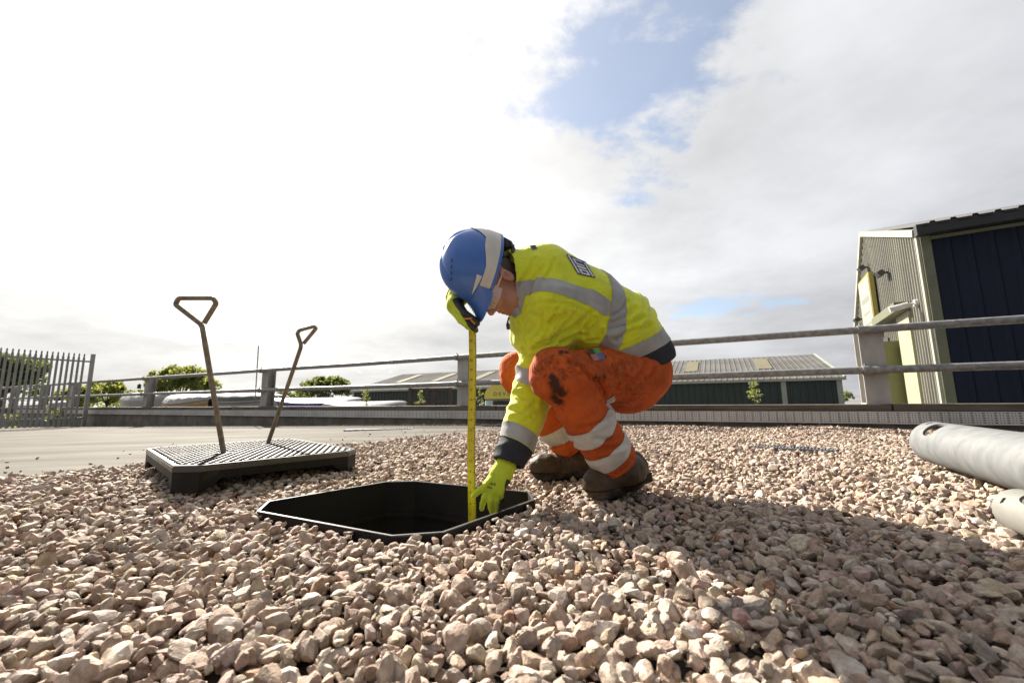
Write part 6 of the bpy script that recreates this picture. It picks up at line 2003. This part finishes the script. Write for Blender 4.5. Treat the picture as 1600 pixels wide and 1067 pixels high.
# peak
V = []; na_, nr_ = 28, 6
for top in (0, 1):
    for i in range(na_ + 1):
        a = math.radians(-46 + 92 * i / na_)
        for j in range(nr_ + 1):
            t = j / nr_
            out = 0.058 * (math.cos(a * 1.90) ** 0.7 if math.cos(a * 1.90) > 0 else 0)
            p = hp(a, 0.02, 1.02, 0.0)
            p = p + FH * (out * t) + SD * (0.010 * math.sin(a) * t) + UH * (-0.012 * t - 0.014 * t * t * (1 - abs(math.sin(a)) * 0.3) + 0.004 * top + (0.030 * (1 - t) ** 2 * top if top else 0))
            V.append(p)
n1 = (na_ + 1) * (nr_ + 1); F = []
for top in (0, 1):
    for i in range(na_):
        for j in range(nr_):
            q = [top * n1 + i * (nr_ + 1) + j, top * n1 + (i + 1) * (nr_ + 1) + j, top * n1 + (i + 1) * (nr_ + 1) + j + 1, top * n1 + i * (nr_ + 1) + j + 1]
            F.append(tuple(q) if top else tuple(q[::-1]))
for i in range(na_):
    a = i * (nr_ + 1) + nr_; b = (i + 1) * (nr_ + 1) + nr_
    F.append((a, b, n1 + b, n1 + a))
hput('peak', V, F, M['helmet_blue'])
# pale trim running round the rim, wider at the back
def trim_top(a):
    c = -math.cos(a)
    return 0.115 + 0.07 * max(0.0, min(1.0, (c + 0.25) / 0.5)) + 0.16 * max(0.0, min(1.0, (c - 0.55) / 0.35))
a0 = math.radians(40)
V, F = shell(a0, 2 * math.pi - a0, lambda a: -0.008, trim_top, lambda a, e: groove(a, max(e, 0)) + 0.030 if e < 0.02 else groove(a, e) + 0.022, 64, 6)
hput('rim_trim', V, F, M['helmet_trim'])
for s_ in (1, -1):
    V, F = shell(s_ * math.radians(26), s_ * math.radians(60), lambda a: 0.155 - 0.03 * (math.degrees(abs(a)) - 26) / 34, lambda a: 0.160 + 0.035 * (math.degrees(abs(a)) - 26) / 34, lambda a, e: groove(a, e) + 0.012, 8, 3)
    hput('trim_flash', V, F if s_ > 0 else [f[::-1] for f in F], M['helmet_trim'])
    for k in range(4):
        e_ = 0.62 - 0.035 * k; aa = s_ * math.radians(64 - 13 * k)
        V, F = shell(aa - 0.075, aa + 0.075, lambda a: e_ - 0.010, lambda a: e_ + 0.010, lambda a, e: groove(a, e) + 0.006, 3, 2)
        hput('vent', V, F if True else F, M['black'])
# ratchet and nape strap
hb = [P(783, 377, 1.475), P(792, 384, 1.475), P(797, 394, 1.475), P(793, 404, 1.47)]
for s_ in (0.032, -0.032):
    MB().tube([p + SD * s_ * k for p, k in zip(hb, (0.8, 1.0, 1.0, 1.3))], [0.007, 0.008, 0.008, 0.006], 8).build('nape_strap', M['black'], hel, smooth=True)
MB().box(P(789, 386, 1.475), (0.030, 0.075, 0.030), (FW, SD, ZUP), 0.008).tube([P(797, 388, 1.475), P(803, 389, 1.475)], 0.016, 14).build('ratchet', M['black'], hel, smooth=True)
MB().tube([P(786, 402, 1.41), P(790, 398, 1.42), P(796, 402, 1.44)], 0.005, 8).build('chin_strap', M['black'], hel, smooth=True)
# ---------------- safety spectacles
gl = empty('safety_spectacles', Vector((0, 0, 0)), None); gl.parent = worker; gl.location = HC - base_pt
V = []; n_u, n_v = 24, 6
for i in range(n_u + 1):
    a = math.radians(-82 + 164 * i / n_u)
    for j in range(n_v + 1):
        v_ = j / n_v
        hgt = 0.021 - 0.008 * (abs(a) / 1.43) ** 2
        V.append(HC + HF * (0.030 + 0.082 * math.cos(a) ** 0.8) + SD * (0.080 * math.sin(a)) + HU * (-0.002 + hgt * (2 * v_ - 1) - 0.006 * (1 - v_) * math.cos(a)) - HF * (0.004 * (2 * v_ - 1) ** 2))
F = [(i * (n_v + 1) + j, (i + 1) * (n_v + 1) + j, (i + 1) * (n_v + 1) + j + 1, i * (n_v + 1) + j + 1) for i in range(n_u) for j in range(n_v)]
MB().add(V, F).build('lens', M['lens'], gl, smooth=True)
for s_ in (1, -1):
    MB().tube([HC + HF * 0.045 + SD * (0.081 * s_) + HU * 0.004, HC + HF * 0.01 + SD * (0.085 * s_) + HU * 0.006, HC - HF * 0.02 + SD * (0.083 * s_) + HU * 0.006], [0.0035, 0.0025, 0.002], 6).build('temple_arm', M['lens'], gl, smooth=True)

# ------------------------------------------------------------------ tape measure
tp = empty('tape_measure', (TAPE_X[0], TAPE_X[1], 0.0), 'yellow steel tape measure pulled straight down into the manhole', 'tape measure')
M['tape'] = material('tape_yellow', (0.66, 0.56, 0.02), (0.56, 0.47, 0.015), rough=0.4, scale=14, dirt=(0.25, 0.2, 0.04), dscale=18, dlo=0.57, dhi=0.72, damt=0.35)
M['tape_mark'] = material('tape_black', (0.02, 0.02, 0.02), None, rough=0.5)
M['orange_plastic'] = material('orange_plastic', (0.62, 0.24, 0.02), None, rough=0.4)
tw = 0.0270; zt = TAPE_TOP.z + 0.01; zb = -0.205
vdir = Vector((CAM_P.x - TAPE_X[0], CAM_P.y - TAPE_X[1], 0)).normalized()
tx = Vector((-vdir.y, vdir.x, 0))
if tx.x < 0: tx = -tx
V = []; nz_ = 24
for i in range(nz_ + 1):
    z = zb + (zt - zb) * i / nz_
    c = Vector((TAPE_X[0], TAPE_X[1], z)) + tx * (0.002 * math.sin(i * 0.4))
    for j in range(7):
        u = -1 + 2 * j / 6
        V.append(c + tx * (tw / 2 * u) - vdir * (0.0035 * (1 - u * u)))
F = [(i * 7 + j, i * 7 + j + 1, (i + 1) * 7 + j + 1, (i + 1) * 7 + j) for i in range(nz_) for j in range(6)]
MB().add(V, F).build('blade', M['tape'], tp, smooth=True)
m_ = MB()
z = zb + 0.012; k = 0
while z < zt - 0.04:
    i = (z - zb) / (zt - zb) * nz_
    c = Vector((TAPE_X[0], TAPE_X[1], z)) + tx * (0.002 * math.sin(i * 0.4)) + vdir * 0.0012
    ln = 0.0085 if k % 10 == 0 else 0.0045
    for s_ in (1,):
        a = c + tx * (s_ * tw / 2); b = c + tx * (s_ * (tw / 2 - ln)) - vdir * 0.0022
        m_.add([a - ZUP * 0.0009, b - ZUP * 0.0009, b + ZUP * 0.0009, a + ZUP * 0.0009], [(0, 1, 2, 3)])
    z += 0.005; k += 1
tag(m_.build('graduation_marks', M['tape_mark'], tp), kind='stuff')
# numerals
for k in range(1, 40):
    z = zb + k * 0.035
    if z > zt - 0.04: break
    V, F = text_mesh(str(k), 0.012)
    c = Vector((TAPE_X[0], TAPE_X[1], z)) - tx * 0.004 + vdir * 0.0006
    MB().add([c + tx * v.x + ZUP * v.y for v in V], F).build('numeral', M['tape_mark'], tp)
cc = P(733, 502, 1.475)
MB().box(cc, (0.055, 0.034, 0.055), (Vector((0.8, 0, -0.6)), Vector((0, 1, 0)), Vector((0.6, 0, 0.8))), 0.012).build('case', M['black'], tp)
MB().box(P(731, 498, 1.415), (0.030, 0.006, 0.006), (Vector((1, 0, 0.05)).normalized(), Vector((0, 1, 0)), ZUP), 0.002).box(P(739, 503, 1.412), (0.022, 0.006, 0.006), (Vector((0.7, 0, -0.7)), Vector((0, 1, 0)), Vector((0.7, 0, 0.7))), 0.002).build('brake_lever', M['orange_plastic'], tp)
